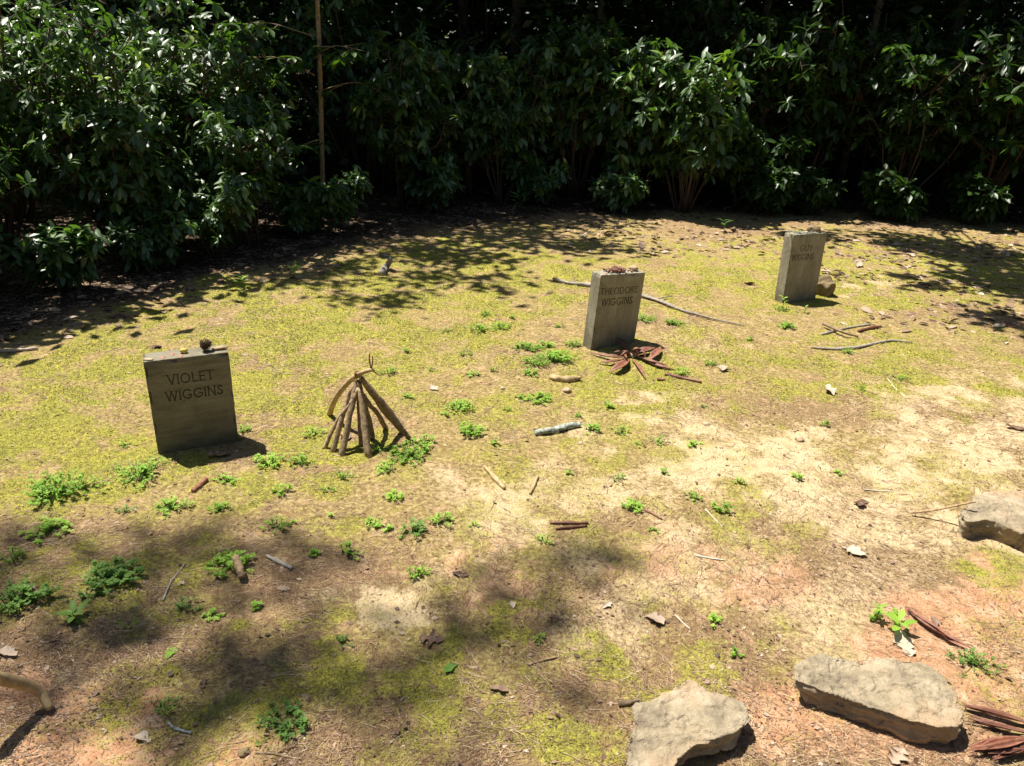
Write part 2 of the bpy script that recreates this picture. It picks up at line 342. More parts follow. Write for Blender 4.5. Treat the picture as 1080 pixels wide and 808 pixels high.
c = mix(t, math_(t, 'MULTIPLY', math_(t, 'LESS_THAN', grit.outputs['Distance'], .2), .5), c, (.72, .6, .4))
wdc = ramp(t, f1, [(.3, (.018, .012, .008)), (.6, (.06, .038, .024)), (.75, (.14, .09, .06))])  # woodland floor, very dark: shade of the woods put into its colour
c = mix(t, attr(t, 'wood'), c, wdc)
t.links.new(c, b.inputs['Base Color']); b.inputs['Roughness'].default_value = .95; b.inputs['Specular IOR Level'].default_value = .2
hh = math_(t, 'ADD', math_(t, 'MULTIPLY', f1, 1.0), math_(t, 'MULTIPLY', f2, .45)); bump(t, b, hh, .9, .016)
ground = build_ground()

# ------------------------------------------------------------ headstones
GL = {  # letters on a unit-high grid as strokes; widths of advance
 'V': (.72, [[(0, 1), (.36, 0)], [(.36, 0), (.72, 1)]]), 'I': (.08, [[(.04, 0), (.04, 1)]]),
 'O': (.9, [[(.45+.43*math.cos(a*math.pi/9), .5+.5*math.sin(a*math.pi/9)) for a in range(19)]]),
 'L': (.5, [[(.04, 1), (.04, .02), (.5, .02)]]), 'E': (.5, [[(.5, 1), (.04, 1), (.04, 0), (.5, 0)], [(.04, .52), (.42, .52)]]),
 'T': (.66, [[(0, 1), (.66, 1)], [(.33, 1), (.33, 0)]]), 'W': (1.08, [[(0, 1), (.27, 0)], [(.27, 0), (.54, 1)], [(.54, 1), (.81, 0)], [(.81, 0), (1.08, 1)]]),
 'G': (.85, [[(.45+.43*math.cos(a*math.pi/12), .5+.5*math.sin(a*math.pi/12)) for a in range(3, 23)]+[(.84, .42), (.58, .42)]]),
 'N': (.74, [[(.04, 0), (.04, 1)], [(.04, 1), (.7, 0)], [(.7, 0), (.7, 1)]]),
 'S': (.48, [[(.44, .86), (.34, .97), (.2, 1), (.07, .9), (.04, .75), (.12, .6), (.38, .42), (.46, .25), (.4, .08), (.25, 0), (.1, .03), (0, .15)]]),
 'H': (.72, [[(.04, 0), (.04, 1)], [(.68, 0), (.68, 1)], [(.04, .52), (.68, .52)]]),
 'D': (.76, [[(.04, 0), (.04, 1), (.3, 1), (.55, .93), (.7, .75), (.75, .5), (.7, .25), (.55, .07), (.3, 0), (.04, 0)]]),
 'R': (.6, [[(.04, 0), (.04, 1), (.3, 1), (.46, .92), (.5, .76), (.44, .6), (.28, .53), (.04, .53)], [(.25, .53), (.6, 0)]]),
 'U': (.7, [[(.04, 1), (.04, .35), (.1, .12), (.22, .02), (.35, 0), (.48, .02), (.6, .12), (.66, .35), (.66, 1)]]),
 'Y': (.66, [[(0, 1), (.33, .5)], [(.33, .5), (.66, 1)], [(.33, .5), (.33, 0)]])}
def text_strips(txt, x0, x1, z0, hgt, th):
    gap = .26; adv = sum(GL[c][0] for c in txt)+gap*(len(txt)-1); sx = (x1-x0)/adv; x = x0; out = []
    for ch in txt:
        for st in GL[ch][1]:
            P = [(x+a*sx, z0+b_*hgt) for a, b_ in st]
            for (ax, az), (bx, bz) in zip(P[:-1], P[1:]):
                d = math.hypot(bx-ax, bz-az) or 1e-6; ux, uz = (bx-ax)/d, (bz-az)/d
                w_ = th*1.15/2
                out.append([(ax-ux*w_-uz*w_, az-uz*w_+ux*w_), (bx+ux*w_-uz*w_, bz+uz*w_+ux*w_), (bx+ux*w_+uz*w_, bz+uz*w_-ux*w_), (ax-ux*w_+uz*w_, az-uz*w_-ux*w_)])
            for ex, ez in (P[0], P[-1]):      # small serifs
                s = th*1.1; out.append([(ex-s, ez-.35*th), (ex+s, ez-.35*th), (ex+s, ez+.35*th), (ex-s, ez+.35*th)])
        x += (GL[ch][0]+gap)*sx
    return out
def headstone(label, q, lines, m):
    x, y, yaw, lx, ly, w_, h, th = q; z0 = float(gz(np.array([x]), np.array([y]))[0])
    bm = bmesh.new(); bot = -.12
    nz, nx = 22, 12
    bmesh.ops.create_cube(bm, size=1); bmesh.ops.scale(bm, vec=(w_, th, h-bot), verts=bm.verts); bmesh.ops.translate(bm, vec=(0, th/2, (h+bot)/2), verts=bm.verts)
    bmesh.ops.subdivide_edges(bm, edges=bm.edges[:], cuts=30, use_grid_fill=True)
    for v in bm.verts:
        c_ = v.co; e = [abs(abs(c_.x)-w_/2) < 1e-5, min(abs(c_.y), abs(c_.y-th)) < 1e-5, abs(c_.z-h) < 1e-5]
        nz_ = float(fbm(c_.x*23+x*7+c_.y*31, c_.z*23+c_.y*9, 7, 3)); n2_ = float(fbm(c_.x*70+x, c_.z*70+c_.y*50, 8, 2))-.5
        k_ = sum(e)
        if k_ >= 2:
            d_ = .0016+.010*max(0, nz_-.56)/.2*(1.4 if k_ == 3 else 1)
            if e[0]: c_.x -= math.copysign(d_, c_.x)
            if e[1]: c_.y += d_ if c_.y < th/2 else -d_
            if e[2]: c_.z -= d_
        elif k_ == 1:
            if e[1] and c_.y < th/2: c_.y += .0007*n2_
            elif e[1]: c_.y += .002*n2_
            elif e[0]: c_.x += .002*n2_
            else: c_.z += .0016*n2_
    me = bpy.data.meshes.new('headstone'); bm.to_mesh(me); bm.free(); me.materials.append(m); me.materials.append(M['cut'])
    o = bpy.data.objects.new('headstone', me); C.objects.link(o)
    objs = []
    for k, (txt, a, b_, zt, hg) in enumerate(lines):
        for si, st in enumerate(text_strips(txt, a, b_, zt, hg, .0044)):
            objs.append(st)
    V = []; F = []
    for j, st in enumerate(objs):
        dp = .003+.000021*j; n = len(V)
        for yy in (-.003-.000037*j, dp): V += [(px_, yy, pz_) for px_, pz_ in st]
        F += [(n, n+1, n+2, n+3), (n+7, n+6, n+5, n+4), (n, n+4, n+5, n+1), (n+1, n+5, n+6, n+2), (n+2, n+6, n+7, n+3), (n+3, n+7, n+4, n)]
    cm_ = bpy.data.meshes.new('cut'); cm_.from_pydata(V, [], F); cm_.materials.append(m); cm_.materials.append(M['cut'])
    for p in cm_.polygons: p.material_index = 1
    bm = bmesh.new(); bm.from_mesh(cm_); bmesh.ops.recalc_face_normals(bm, faces=bm.faces[:]); bm.to_mesh(cm_); bm.free()
    cu = bpy.data.objects.new('cut', cm_); C.objects.link(cu)
    md = o.modifiers.new('e', 'BOOLEAN'); md.operation = 'DIFFERENCE'; md.object = cu; md.solver = 'EXACT'; md.use_self = True
    dg = bpy.context.evaluated_depsgraph_get(); new = bpy.data.meshes.new_from_object(o.evaluated_get(dg)); o.modifiers.clear(); o.data = new; new.name = 'headstone'
    bpy.data.objects.remove(cu); bpy.data.meshes.remove(cm_); bpy.data.meshes.remove(me)
    for p in new.polygons: p.use_smooth = False
    ex = Vector((math.cos(yaw), math.sin(yaw), 0)); ey = Vector((-math.sin(yaw), math.cos(yaw), 0)); up = (Vector((0, 0, 1))+lx*ex+ly*ey).normalized()
    ey = (up.cross(ex)).normalized(); ex = ey.cross(up)
    mw = Matrix([[ex[i], ey[i], up[i], (x, y, 0)[i]] for i in range(3)]+[[0, 0, 0, 1]])
    o.matrix_world = mw
    tag(o, label, 'headstone', 'engraved headstones in the clearing'); return o, mw
QV = (-1.337, 2.84, .478, .002, -.031, .323, .42, .093); QT = (.604, 4.296, .508, .039, -.02, .321, .461, .094); QG = (2.127, 5.459, .401, -.011, .024, .311, .509, .094)
hv, mv = headstone('leftmost headstone, square grey slab with pine cone and coins on top, mossy face', QV, [('VIOLET', -.083, .092, .42-.111, .041), ('WIGGINS', -.098, .120, .42-.184, .040)], M['slab_h'])
ht, mt_ = headstone('middle headstone, leaning grey slab with a husk pile on top', QT, [('THEODORE', -.146, .120, .461-.118, .036), ('WIGGINS', -.130, .093, .461-.186, .040)], M['slab_v'])
hg_, mg = headstone('rightmost and farthest headstone, tall narrow slab with lichen twig on top', QG, [('GUY', -.075, .040, .509-.122, .040), ('WIGGINS', -.138, .062, .509-.187, .040)], M['slab_v'])

def blob(r, sub=3, rough=.25, sd=0, flat=1.0):
    bm = bmesh.new(); bmesh.ops.create_icosphere(bm, subdivisions=sub, radius=1); V = np.array([v.co[:] for v in bm.verts]); F = np.array([[v.index for v in f.verts] for f in bm.faces]); bm.free()
    n = fbm(V[:, 0]*1.6+sd*3.1+5, V[:, 1]*1.6+V[:, 2]*1.9+sd, 9+sd, 3)-.5
    V = V*(1+n[:, None]*rough*3); V *= np.asarray(r); return V, [F]
def on(mw, x, y, z): return np.array((mw @ Vector((x, y, z)))[:])
def small(name, label, cat, bag, m, base, group=None, smooth=True):
    o = bag.build(name, m, None, smooth, loc=base); return tag(o, label, cat, group)
def disc(r, th, n=20):
    a = np.linspace(0, 2*np.pi, n, endpoint=False); V = [(r*math.cos(x), r*math.sin(x), z) for z in (0, th*.85) for x in a]+[(r*.9*math.cos(x), r*.9*math.sin(x), th) for x in a]
    j = np.arange(n); j2 = (j+1) % n
    return np.array(V), [np.concatenate([np.stack([k*n+j, k*n+j2, (k+1)*n+j2, (k+1)*n+j], 1) for k in (0, 1)]), (2*n+j)[None], j[::-1][None]]
def rot(V, ax, an): return V @ np.array(Matrix.Rotation(an, 3, ax)).T
# coins and finds on the leftmost headstone (face runs x from -.16 to .16, top at z=.42)
for x, y, lb in ((-.088, .028, 'copper coin on the leftmost headstone, nearest its left corner'), (-.052, .050, 'copper coin on the leftmost headstone, middle of the three and farthest back'), (-.022, .020, 'copper coin on the leftmost headstone, closest to the pine cone')):
    V, F = disc(.0105, .0016); small('coin', lb, 'coin', Bag().add(V+on(mv, x, y, .4203), F), M['copper'], on(mv, x, y, .4203), 'copper coins on the leftmost headstone')
V, F = blob((.017, .011, .004), 3, .2, 3); small('stone_chip', 'flat pale tan stone chip at left corner of the leftmost headstone top', 'stone', Bag().add(V+on(mv, -.14, .02, .423), F), M['pebble'], on(mv, -.14, .02, .42))
V, F = blob((.015, .012, .012), 3, .25, 5); small('yellow_pebble', 'yellow lump of stone behind the coins on the leftmost headstone', 'pebble', Bag().add(V+on(mv, -.008, .05, .430), F), M['yellow'], on(mv, 0, .06, .42))
V, F = blob((.03, .010, .008), 3, .25, 6); small('wood_chip', 'tan wood chip beside the pine cone on the leftmost headstone', 'wood chip', Bag().add(rot(V, 'Z', .5)+on(mv, .133, .04, .427), F), M['tanwood'], on(mv, .133, .04, .42))
def cone(L, R, n=70):
    bg_ = Bag(); V, F = blob((R*.55, R*.55, L*.5), 2, .05, 1); bg_.add(V+np.array([0, 0, L*.5]), F, .2)
    P = []; D = []; U = []; S = []
    for i in range(n):
        t_ = (i+.5)/n; a = i*2.399963; r = R*math.sin(math.pi*min(1, .12+t_*.86))**.7*.55; z = L*(.05+.9*t_)
        P.append((r*math.cos(a), r*math.sin(a), z)); D.append((math.cos(a), math.sin(a), .25+.7*t_)); U.append((0, 0, 1)); S.append(R*.75*(1-.45*t_))
    leaves(bg_, np.array(P), np.array(D), np.array(U), np.array(S), rng.uniform(.2, .9, n), leaf_tpl([(.5, .38), (.9, .34)], .5, -.1)); return bg_
cb = cone(.046, .024)
for i in range(len(cb.V)): cb.V[i] = rot(rot(cb.V[i], 'Y', 1.25), 'Z', .35)+on(mv, .055, .045, .440)
small('pine_cone', 'small dark pine cone lying on the leftmost headstone', 'pine cone', cb, M['cone'], on(mv, .078, .055, .42))
# husk pile and stones on the middle headstone
V, F = disc(.0105, .0016); small('coin', 'copper coin at front left corner of the middle headstone top', 'coin', Bag().add(V+on(mt_, -.115, .02, .4613), F), M['copper'], on(mt_, -.115, .02, .461))
hb = Bag()
for i in range(70):
    x = rng.normal(-.02, .04); y = rng.uniform(.015, .075); z = .469+max(0, .022-abs(x+.02)*.25)*rng.uniform(0, 1)
    V, F = blob((rng.uniform(.006, .011),)*2+(rng.uniform(.005, .008),), 1, .2, i); hb.add(rot(rot(V, 'X', rng.uniform(0, 3)), 'Z', rng.uniform(0, 3))+on(mt_, float(np.clip(x, -.1, .09)), y, z), F, rng.uniform(.1, .95))
small('seed_husk_pile', 'pile of reddish brown seed husks on the middle headstone top', 'seed husks', hb, M['husk'], on(mt_, -.02, .045, .461))
V, F = blob((.03, .02, .018), 3, .2, 12); small('tan_stone', 'rounded tan stone beside the husks on the middle headstone', 'stone', Bag().add(V+on(mt_, .105, .05, .476), F), M['pebble'], on(mt_, .105, .05, .461))
# finds on the rightmost headstone
for k, (x, y, r, lb) in enumerate(((.065, .05, (.052, .03, .028), 'large brown lumpy stone on the rightmost headstone top'), (.125, .035, (.022, .016, .013), 'small tan stone at right end of the rightmost headstone top'))):
    V, F = blob(r, 3, .3, 20+k); small('top_stone', lb, 'stone', Bag().add(V+on(mg, x, y, .509+r[2]*.8), F), M['darkpebble'] if k == 0 else M['pebble'], on(mg, x, y, .509))
lb_ = Bag(); P = spline([on(mg, -.19, .03, .535), on(mg, -.10, .03, .52), on(mg, -.02, .015, .517), on(mg, .05, .004, .515)], 12); V, F = tube(P, .004, 6, .3); lb_.add(V, F)
for i in range(60):
    p = P[rng.integers(0, 12)]+rng.normal(0, .002, 3); q = p+rng.normal(0, 1, 3)*np.array([.013, .013, .009]); V, F = tube([p, (p+q)/2+.002, q], [.0018, .0014, .0008], 4); lb_.add(V, F, rng.uniform(.5, 1))
small('lichen_twig', 'pale lichen covered twig lying along the rightmost headstone top', 'twig', lb_, M['lichen'], on(mg, -.08, .03, .509))
b_ = Bag(); leaves(b_, np.array([on(mg, -.10, .05, .526)]), np.array([[1., .2, .05]]), np.array([[0, 0, 1.]]), .06, .9); small('green_leaf', 'fresh green leaf on the rightmost headstone top', 'leaf', b_, M['weed'], on(mg, -.1, .05, .509))
P = G(873, 313); V, F = blob((.075, .07, .10), 4, .3, 31); small('embedded_rock', 'brown mossy rock tucked behind the rightmost headstone', 'rock', Bag().add(V+np.array([P[0]-.02, P[1]+.05, .04]), F), M['darkpebble'], (P[0], P[1], 0))

# ------------------------------------------------------------ flat rocks
def slab_rock(label, top, zt, inset, sd, tilt=(0, 0), und=0.0):
    T = np.array([gp(x, y, zt) for x, y in top]); c = T.mean(0); n = 110
    seg = np.linalg.norm(np.roll(T, -1, 0)-T, axis=1); s = np.concatenate([[0], np.cumsum(seg)]); tt = np.linspace(0, s[-1], n, endpoint=False)
    Tc = np.concatenate([T, T[:1]]); O = np.stack([np.interp(tt, s, Tc[:, k]) for k in range(3)], 1)
    for _ in range(2): O = .5*O+.25*(np.roll(O, 1, 0)+np.roll(O, -1, 0))
    D = O-c; V = [c[None]+[[0, 0, 0]]]; rings = []
    for r in [.04, .15, .28, .4, .52, .64, .75, .84, .91, .96, .985]: rings.append(c+D*r)
    low = -zt-.03
    for f, r in ((0, 1.0), (.04, 1.008), (.12, 1.0), (.2, 1.012), (.3, .99), (.42, 1.0), (.55, .975), (.7, .96), (.85, .94), (1, .92)):
        q = c+D*(1-(1-r)*1.0-inset*f); q = q.copy(); q[:, 2] += low*f; rings.append(q)
    V = np.concatenate([c[None]]+rings); m_ = len(rings)
    nn = fbm(V[:, 0]*9+sd, V[:, 1]*9+V[:, 2]*5, sd, 4)-.5; n2 = fbm(V[:, 0]*34+sd, V[:, 1]*34+V[:, 2]*60, sd+3, 3)-.5
    istop = np.arange(len(V)) < 1+11*n; V = V.copy()
    V[:, 2] += np.where(istop, .032*nn+.008*n2+und*np.abs(V[:, 0]-c[0]), .02*nn)
    V[:, 2] += (V[:, 0]-c[0])*tilt[0]+(V[:, 1]-c[1])*tilt[1]
    out = norm(V-c); out[:, 2] = 0; V += np.where(istop, 0, 1)[:, None]*out*(.05*nn+.022*n2)[:, None]
    V[~istop & (V[:, 2] > zt)] += 0
    j = np.arange(n); j2 = (j+1) % n
    Q = np.concatenate([np.stack([1+k*n+j, 1+k*n+j2, 1+(k+1)*n+j2, 1+(k+1)*n+j], 1)[:, ::-1] for k in range(m_-1)])
    Tn = np.stack([np.zeros(n, int), 1+j, 1+j2], 1)
    if ((T[:, 0]-c[0])*(np.roll(T[:, 1], -1)-c[1])-(T[:, 1]-c[1])*(np.roll(T[:, 0], -1)-c[0])).sum() < 0: Q = Q[:, ::-1]; Tn = Tn[:, ::-1]
    bt = np.concatenate([V, [[c[0], c[1], V[-n:, 2].mean()]]]); lastr = 1+(m_-1)*n; cap = np.stack([np.full(n, len(V)), lastr+j2, lastr+j], 1)
    if Q[0, 0] > Q[0, -1] or True: pass
    o = mk('flat_rock', bt, [Q[:, ::-1], Tn, cap], M['rock'])
    bm = bmesh.new(); bm.from_mesh(o.data); bmesh.ops.recalc_face_normals(bm, faces=bm.faces[:]); bm.to_mesh(o.data); bm.free()
    md = o.modifiers.new('r', 'REMESH'); md.mode = 'VOXEL'; md.voxel_size = .004
    me = bpy.data.meshes.new_from_object(o.evaluated_get(bpy.context.evaluated_depsgraph_get())); bpy.data.objects.remove(o)
    v = np.empty(len(me.vertices)*3, np.float32); me.vertices.foreach_get('co', v); v = v.reshape(-1, 3).astype(float); f = np.empty(len(me.polygons)*4, np.int32); me.loops.foreach_get('vertex_index', f); f = f.reshape(-1, 4)
    nr = np.empty(len(me.vertices)*3, np.float32); me.vertices.foreach_get('normal', nr) if False else [None]
    nr = np.array([q.vector[:] for q in me.vertex_normals]); side = 1-ss(np.abs(nr[:, 2]), .4, .85)
    a1 = fbm(v[:, 0]*11+sd, v[:, 1]*11+v[:, 2]*9, sd+5, 4)-.5; a2 = fbm(v[:, 0]*50+v[:, 2]*31, v[:, 1]*50+sd, sd+6, 3)-.5; strata = vn(v[:, 2]*85+3*a1+sd, v[:, 0]*6+v[:, 1]*6, sd+8)-.5
    ch = np.abs(fbm(v[:, 0]*7-sd, v[:, 1]*7+2*v[:, 2], sd+9, 3)-.5)         # chipped steps across the top
    step = np.where(ch < .045, -.003, 0)
    rg = 1-2*np.abs(fbm(v[:, 0]*13+sd*2, v[:, 1]*13+v[:, 2]*17, sd+11, 4)-.5); r3 = fbm(v[:, 0]*110, v[:, 1]*110+v[:, 2]*90, sd+12, 2)-.5
    d_ = .010*a1+.0055*a2+.003*r3-.007*np.clip((rg-.9)/.1, 0, 1)**2+side*(.016*strata+.012*a1)+(1-side)*step
    v = v+nr*d_[:, None]
    o = mk('flat_rock', v, [f], M['rock'], loc=(c[0], c[1], 0)); bpy.data.meshes.remove(me)
    return tag(o, label, 'rock')
cr = lambda L: [(640+x/2.4545, 660+y/2.4545) for x, y in L]
slab_rock('long pale flat rock, the largest of the three rocks, casting shadow along its edge', cr([(487, 112), (520, 88), (555, 72), (650, 84), (710, 76), (810, 92), (870, 130), (915, 172), (928, 215), (922, 262), (860, 262), (790, 246), (740, 228), (700, 216), (655, 196), (610, 178), (550, 160), (490, 143)]), .085, .10, 41, (0, 0))
slab_rock('pointed brownish flat rock at the bottom edge of the photo', cr([(72, 216), (105, 192), (160, 160), (215, 135), (245, 152), (290, 176), (335, 198), (370, 222), (372, 248), (335, 276), (240, 304), (190, 340), (150, 400), (110, 440), (50, 430), (52, 350), (55, 290)]), .07, .06, 52)
slab_rock('half-buried sandy boulder with dark front face at right edge', [(1010, 537), (1020, 528), (1040, 521), (1075, 514), (1120, 510), (1160, 530), (1165, 578), (1120, 574), (1079, 562), (1064, 555), (1051, 549), (1039, 546), (1025, 550), (1016, 549)], .085, .02, 63)

# ------------------------------------------------------------ stick teepee
TP = lambda x, y: (310+x/5.77, 360+y/5.77)
bases = [(170, 670), (232, 682), (292, 706), (456, 706), (720, 612), (566, 533), (672, 552), (482, 600), (415, 640)]
BW = np.array([G(*TP(*q)) for q in bases]); YC = BW[:, 1].mean()+.03
apex = atY(*TP(400, 240), YC); tee = thing('stick_teepee', 'small teepee of thin sticks bound at top, between two headstones', 'stick teepee', (apex[0], YC, 0))
loc0 = np.array([apex[0], YC, 0])
tops = [(385, 300), (350, 290), (378, 262), (405, 300), (425, 240), (432, 335), (420, 240), (400, 260), (395, 250)]
rad = [.0085, .0105, .0140, .0145, .0100, .0105, .0135, .010, .010]
for i, (bp_, tp_) in enumerate(zip(BW, tops)):
    tpt = atY(*TP(*tp_), YC+.012*(i % 3-1)); mid = (bp_+tpt)/2+rng.normal(0, .006, 3); q1 = bp_+(tpt-bp_)*.75+rng.normal(0, .004, 3); ext = tpt+(tpt-bp_)*.04
    bp2 = bp_+np.array([0, 0, -.008])
    V, F = tube(spline([bp2, mid, q1, ext], 14), np.linspace(rad[i]*1.1, rad[i]*.85, 14), 11, .34, i); bgx = Bag().add(V, F, rng.uniform(.2, .6))
    if i in (4, 6): k = bp_+(tpt-bp_)*.2; V, F = tube([k, k+np.array([.012, -.005, .012])], [.006, .003], 6); bgx.add(V, F)
    s = bgx.build('stick', M['stick'], None, loc=loc0); s.parent = tee; s.location = (0, 0, 0)
cb0 = G(*TP(213, 444)); pts = [cb0+np.array([0, 0, -.006]), atY(*TP(255, 345), cb0[1]*.6+YC*.4), atY(*TP(335, 245), cb0[1]*.25+YC*.75), atY(*TP(410, 195), YC-.015), atY(*TP(465, 175), YC-.03), atY(*TP(490, 183), YC-.035)]
V, F = tube(spline(pts, 20), np.interp(np.linspace(0, 1, 20), [0, .5, .9, 1], [.0135, .0125, .008, .004]), 9, .12, 3); bgx = Bag().add(V, F, .6)
for a_, c_ in (((485, 183), (528, 213)),): V, F = tube([atY(*TP(*a_), YC-.035), atY(*TP(*c_), YC-.04)], [.0035, .0012], 6); bgx.add(V, F, .3)
s = bgx.build('curved_branch', M['tanwood'], None, loc=loc0); s.parent = tee; s.location = (0, 0, 0); s['label'] = 'thick pale curved branch laid over the teepee top'
bgx = Bag()
for L_ in ([(468, 162), (463, 135), (459, 105), (460, 70)], [(472, 162), (477, 140), (480, 118), (477, 88)]):
    V, F = tube(spline([atY(*TP(*q), YC-.03) for q in L_], 8), [.003]*7+[.0015], 6, .15); bgx.add(V, F, .5)
s = bgx.build('forked_twig', M['redbark'], None, loc=loc0); s.parent = tee; s.location = (0, 0, 0)
bgx = Bag(); ac = atY(*TP(393, 215), YC-.01)
for k in range(26):
    a = rng.uniform(0, 6.28); p0 = ac+np.array([.012*math.cos(a), .012*math.sin(a), rng.uniform(-.016, .02)]); p1 = ac+np.array([.014*math.cos(a+1.4), .014*math.sin(a+1.4), rng.uniform(-.016, .022)])
    V, F = tube(spline([p0, (p0+p1)/2+.35*(p0+p1-2*ac)*np.array([1, 1, 0]), p1], 5), .002, 5); bgx.add(V, F, rng.uniform(.2, .6))
s = bgx.build('binding', M['redbark'], None, loc=loc0); s.parent = tee; s.location = (0, 0, 0)

# ------------------------------------------------------------ loose wood
def blade(pix, wid, curl, tint):
    P = spline(pix, 9); T = norm(np.gradient(P, axis=0)); S = norm(np.cross(T, [0, 0, 1.])); U = np.cross(S, T); V = []
    ww = wid*np.array([.15, .45, .75, .95, 1, .95, .75, .45, .1]); A = np.linspace(-1, 1, 7)
    for lay in (0, 1):
        for i in range(9):
            for a in A: V.append(P[i]+S[i]*ww[i]*a*(1-.2*curl)+U[i]*(ww[i]*curl*a*a+(.002 if lay else 0)*(1-.6*abs(a))))
    V = np.array(V); f = []
    for i in range(8):
        for k in range(6): q = i*7+k; f.append((q, q+7, q+8, q+1)); f.append((63+q, 63+q+1, 63+q+8, 63+q+7))
    for i in range(8): f.append((i*7, 63+i*7, 63+i*7+7, i*7+7)); q = i*7+6; f.append((q, q+7, 63+q+7, 63+q))
    return Bag().add(V, [np.array(f)], tint)
def twig(name, label, cat, pix, r, m, z=None, wob=.25, n=14, tint=.5, flat=False, group=None, forks=()):
    P = []
    for k, q in enumerate(pix):
        p = G(q[0], q[1]) if len(q) < 3 else gp(q[0], q[1], q[2])
        if len(q) < 3: p = np.array([p[0], p[1], float(gz([p[0]], [p[1]])[0])+(r if np.isscalar(r) else max(r))*.75])
        P.append(p)
    R = np.interp(np.linspace(0, 1, n), np.linspace(0, 1, 2 if np.isscalar(r) else len(r)), [r, r*.7] if np.isscalar(r) else r)
    S = spline(P, n); bgx = Bag()
    if name == 'bark_strip':
        for q in range(3):
            jig = rng.normal(0, .006, (len(P), 3))*[1, 1, .3]; jig[:, 2] = np.abs(jig[:, 2])+.003*q; bb = blade(np.array(P)+jig, float(np.max(R))*rng.uniform(.6, 1.1), 1.0, tint*rng.uniform(.6, 1.2)); bgx.add(bb.V[0], bb.F, tint*rng.uniform(.6, 1.2))
    else:
        V, F = tube(S, R, 10, wob, sum(map(ord, label)) % 97); bgx.add(V, F, tint)
    for (i0, dx, dy, dz, rr) in forks:
        V, F = tube(spline([S[i0], S[i0]+np.array([dx, dy, dz])*.5+.004, S[i0]+np.array([dx, dy, dz])], 6), np.linspace(rr, rr*.5, 6), 6, .2); bgx.add(V, F, tint)
    b0 = S.mean(0); o = bgx.build(name, m, None, loc=(b0[0], b0[1], b0[2])); return tag(o, label, cat, group)
twig('gnarled_branch', 'long gnarled grey branch lying behind the middle headstone', 'branch', [(583, 296), (600, 300), (625, 303), (650, 306), (690, 318), (720, 330), (752, 338), (785, 345)], [.010, .016, .017, .013, .012, .009, .006, .003], M['grey'], n=36, wob=.6, forks=((20, .15, .10, .0, .006),))
twig('grey_branch', 'wavy grey branch lying right of the crossed sticks', 'branch', [(855, 367), (872, 369), (895, 369), (915, 365), (940, 361), (962, 363)], [.004, .008, .011, .009, .007, .003], M['grey'], n=24, wob=.4)
twig('stick', 'brown stick lying over another in the cross before the rightmost headstone', 'stick', [(868, 341, .03), (888, 350, .03), (905, 355, .012)], .010, M['stick'], tint=.3)
twig('stick', 'grey stick lying under another in the cross before the rightmost headstone', 'stick', [(866, 354), (890, 348), (918, 343)], .009, M['grey'])
twig('bark_piece', 'reddish bark sliver beside the end of the crossed sticks', 'bark', [(905, 351), (920, 347), (930, 345)], [.008, .014, .005], M['redbark'])
twig('stick', 'straight reddish stick lying in front of the leftmost headstone', 'stick', [(204, 521), (218, 508)], [.009, .011], M['redbark'], tint=.7)
twig('lichen_stick', 'stubby stick crusted with pale blue-grey lichen in mid clearing', 'stick', [(564, 459), (585, 456), (600, 452), (612, 450)], [.010, .017, .016, .010], M['lichen'], n=22, wob=.6)
twig('stump', 'short pale upright root stub near the woods edge left of middle', 'root stub', [(403, 291), (408, 284), (412, 273, .10)], [.028, .024, .018], M['grey'], n=12, wob=.5)
twig('wood_splinter', 'broad tan wood splinter pointing down to the right in mid clearing', 'wood splinter', [(511, 494), (522, 506), (532, 517)], [.006, .011, .007], M['tanwood'], wob=.4)
twig('wood_splinter', 'upright-lying tan wood splinter right of the broad one', 'wood splinter', [(559, 522), (563, 513), (567, 504)], [.004, .008, .006], M['tanwood'], wob=.4)
twig('stick', 'upper of two short dark sticks lying together in mid clearing', 'stick', [(580, 553), (600, 554), (620, 553)], [.004, .007, .004], M['redbark'], tint=.4)
twig('stick', 'lower of two short dark sticks lying together in mid clearing', 'stick', [(586, 560), (602, 558), (619, 556)], [.004, .0065, .004], M['redbark'], tint=.25)
twig('stick', 'brown stick lying just right of a weed tuft near clearing centre', 'stick', [(676, 537), (687, 542), (698, 548)], .005, M['redbark'], tint=.5)
twig('stick', 'thin straight pale brown stick lying in front centre moss', 'stick', [(557, 704), (571, 699), (587, 695)], .0036, M['stick'], tint=.7)
twig('bark_stub', 'chunky brown bark piece resting across a green weed clump', 'bark', [(248, 587, .05), (252, 598, .035), (255, 609, .012)], [.012, .014, .012], M['stick'], tint=.8)
twig('grey_stick', 'short forked grey driftwood stick beside the bark-topped weed clump', 'stick', [(281, 589), (293, 594), (308, 602)], [.004, .009, .007], M['grey'], wob=.5)
twig('bent_twig', 'thin bent grey twig on dark moss at left', 'twig', [(172, 634), (180, 616), (184, 610), (196, 596)], .0035, M['grey'])
twig('lichen_twig', 'small mint-grey lichen twig lying near bottom left', 'twig', [(178, 763), (184, 768), (202, 773)], [.003, .004, .0035], M['lichen'], wob=.4)
twig('curved_branch', 'smooth tan bent branch reaching in at bottom left corner', 'branch', [(-42, 712, .21), (0, 716, .135), (38, 727, .055), (53, 748, .008)], [.020, .017, .014, .009], M['tanwood'], n=24, wob=.12, tint=.55)
twig('bark_strip', 'long curled purplish bark strip lying on the red clay', 'bark', [(954, 644), (965, 654), (985, 667), (1004, 678), (1022, 688)], [.006, .010, .008, .007, .002], M['redbark'], n=22, wob=.5, tint=.7)
twig('lichen_stick', 'thin stick propped against the half-buried boulder', 'stick', [(961, 541, .012), (985, 538, .04), (1010, 533, .085), (1029, 529, .118)], [.004, .005, .0045, .004], M['stick'], tint=.8)
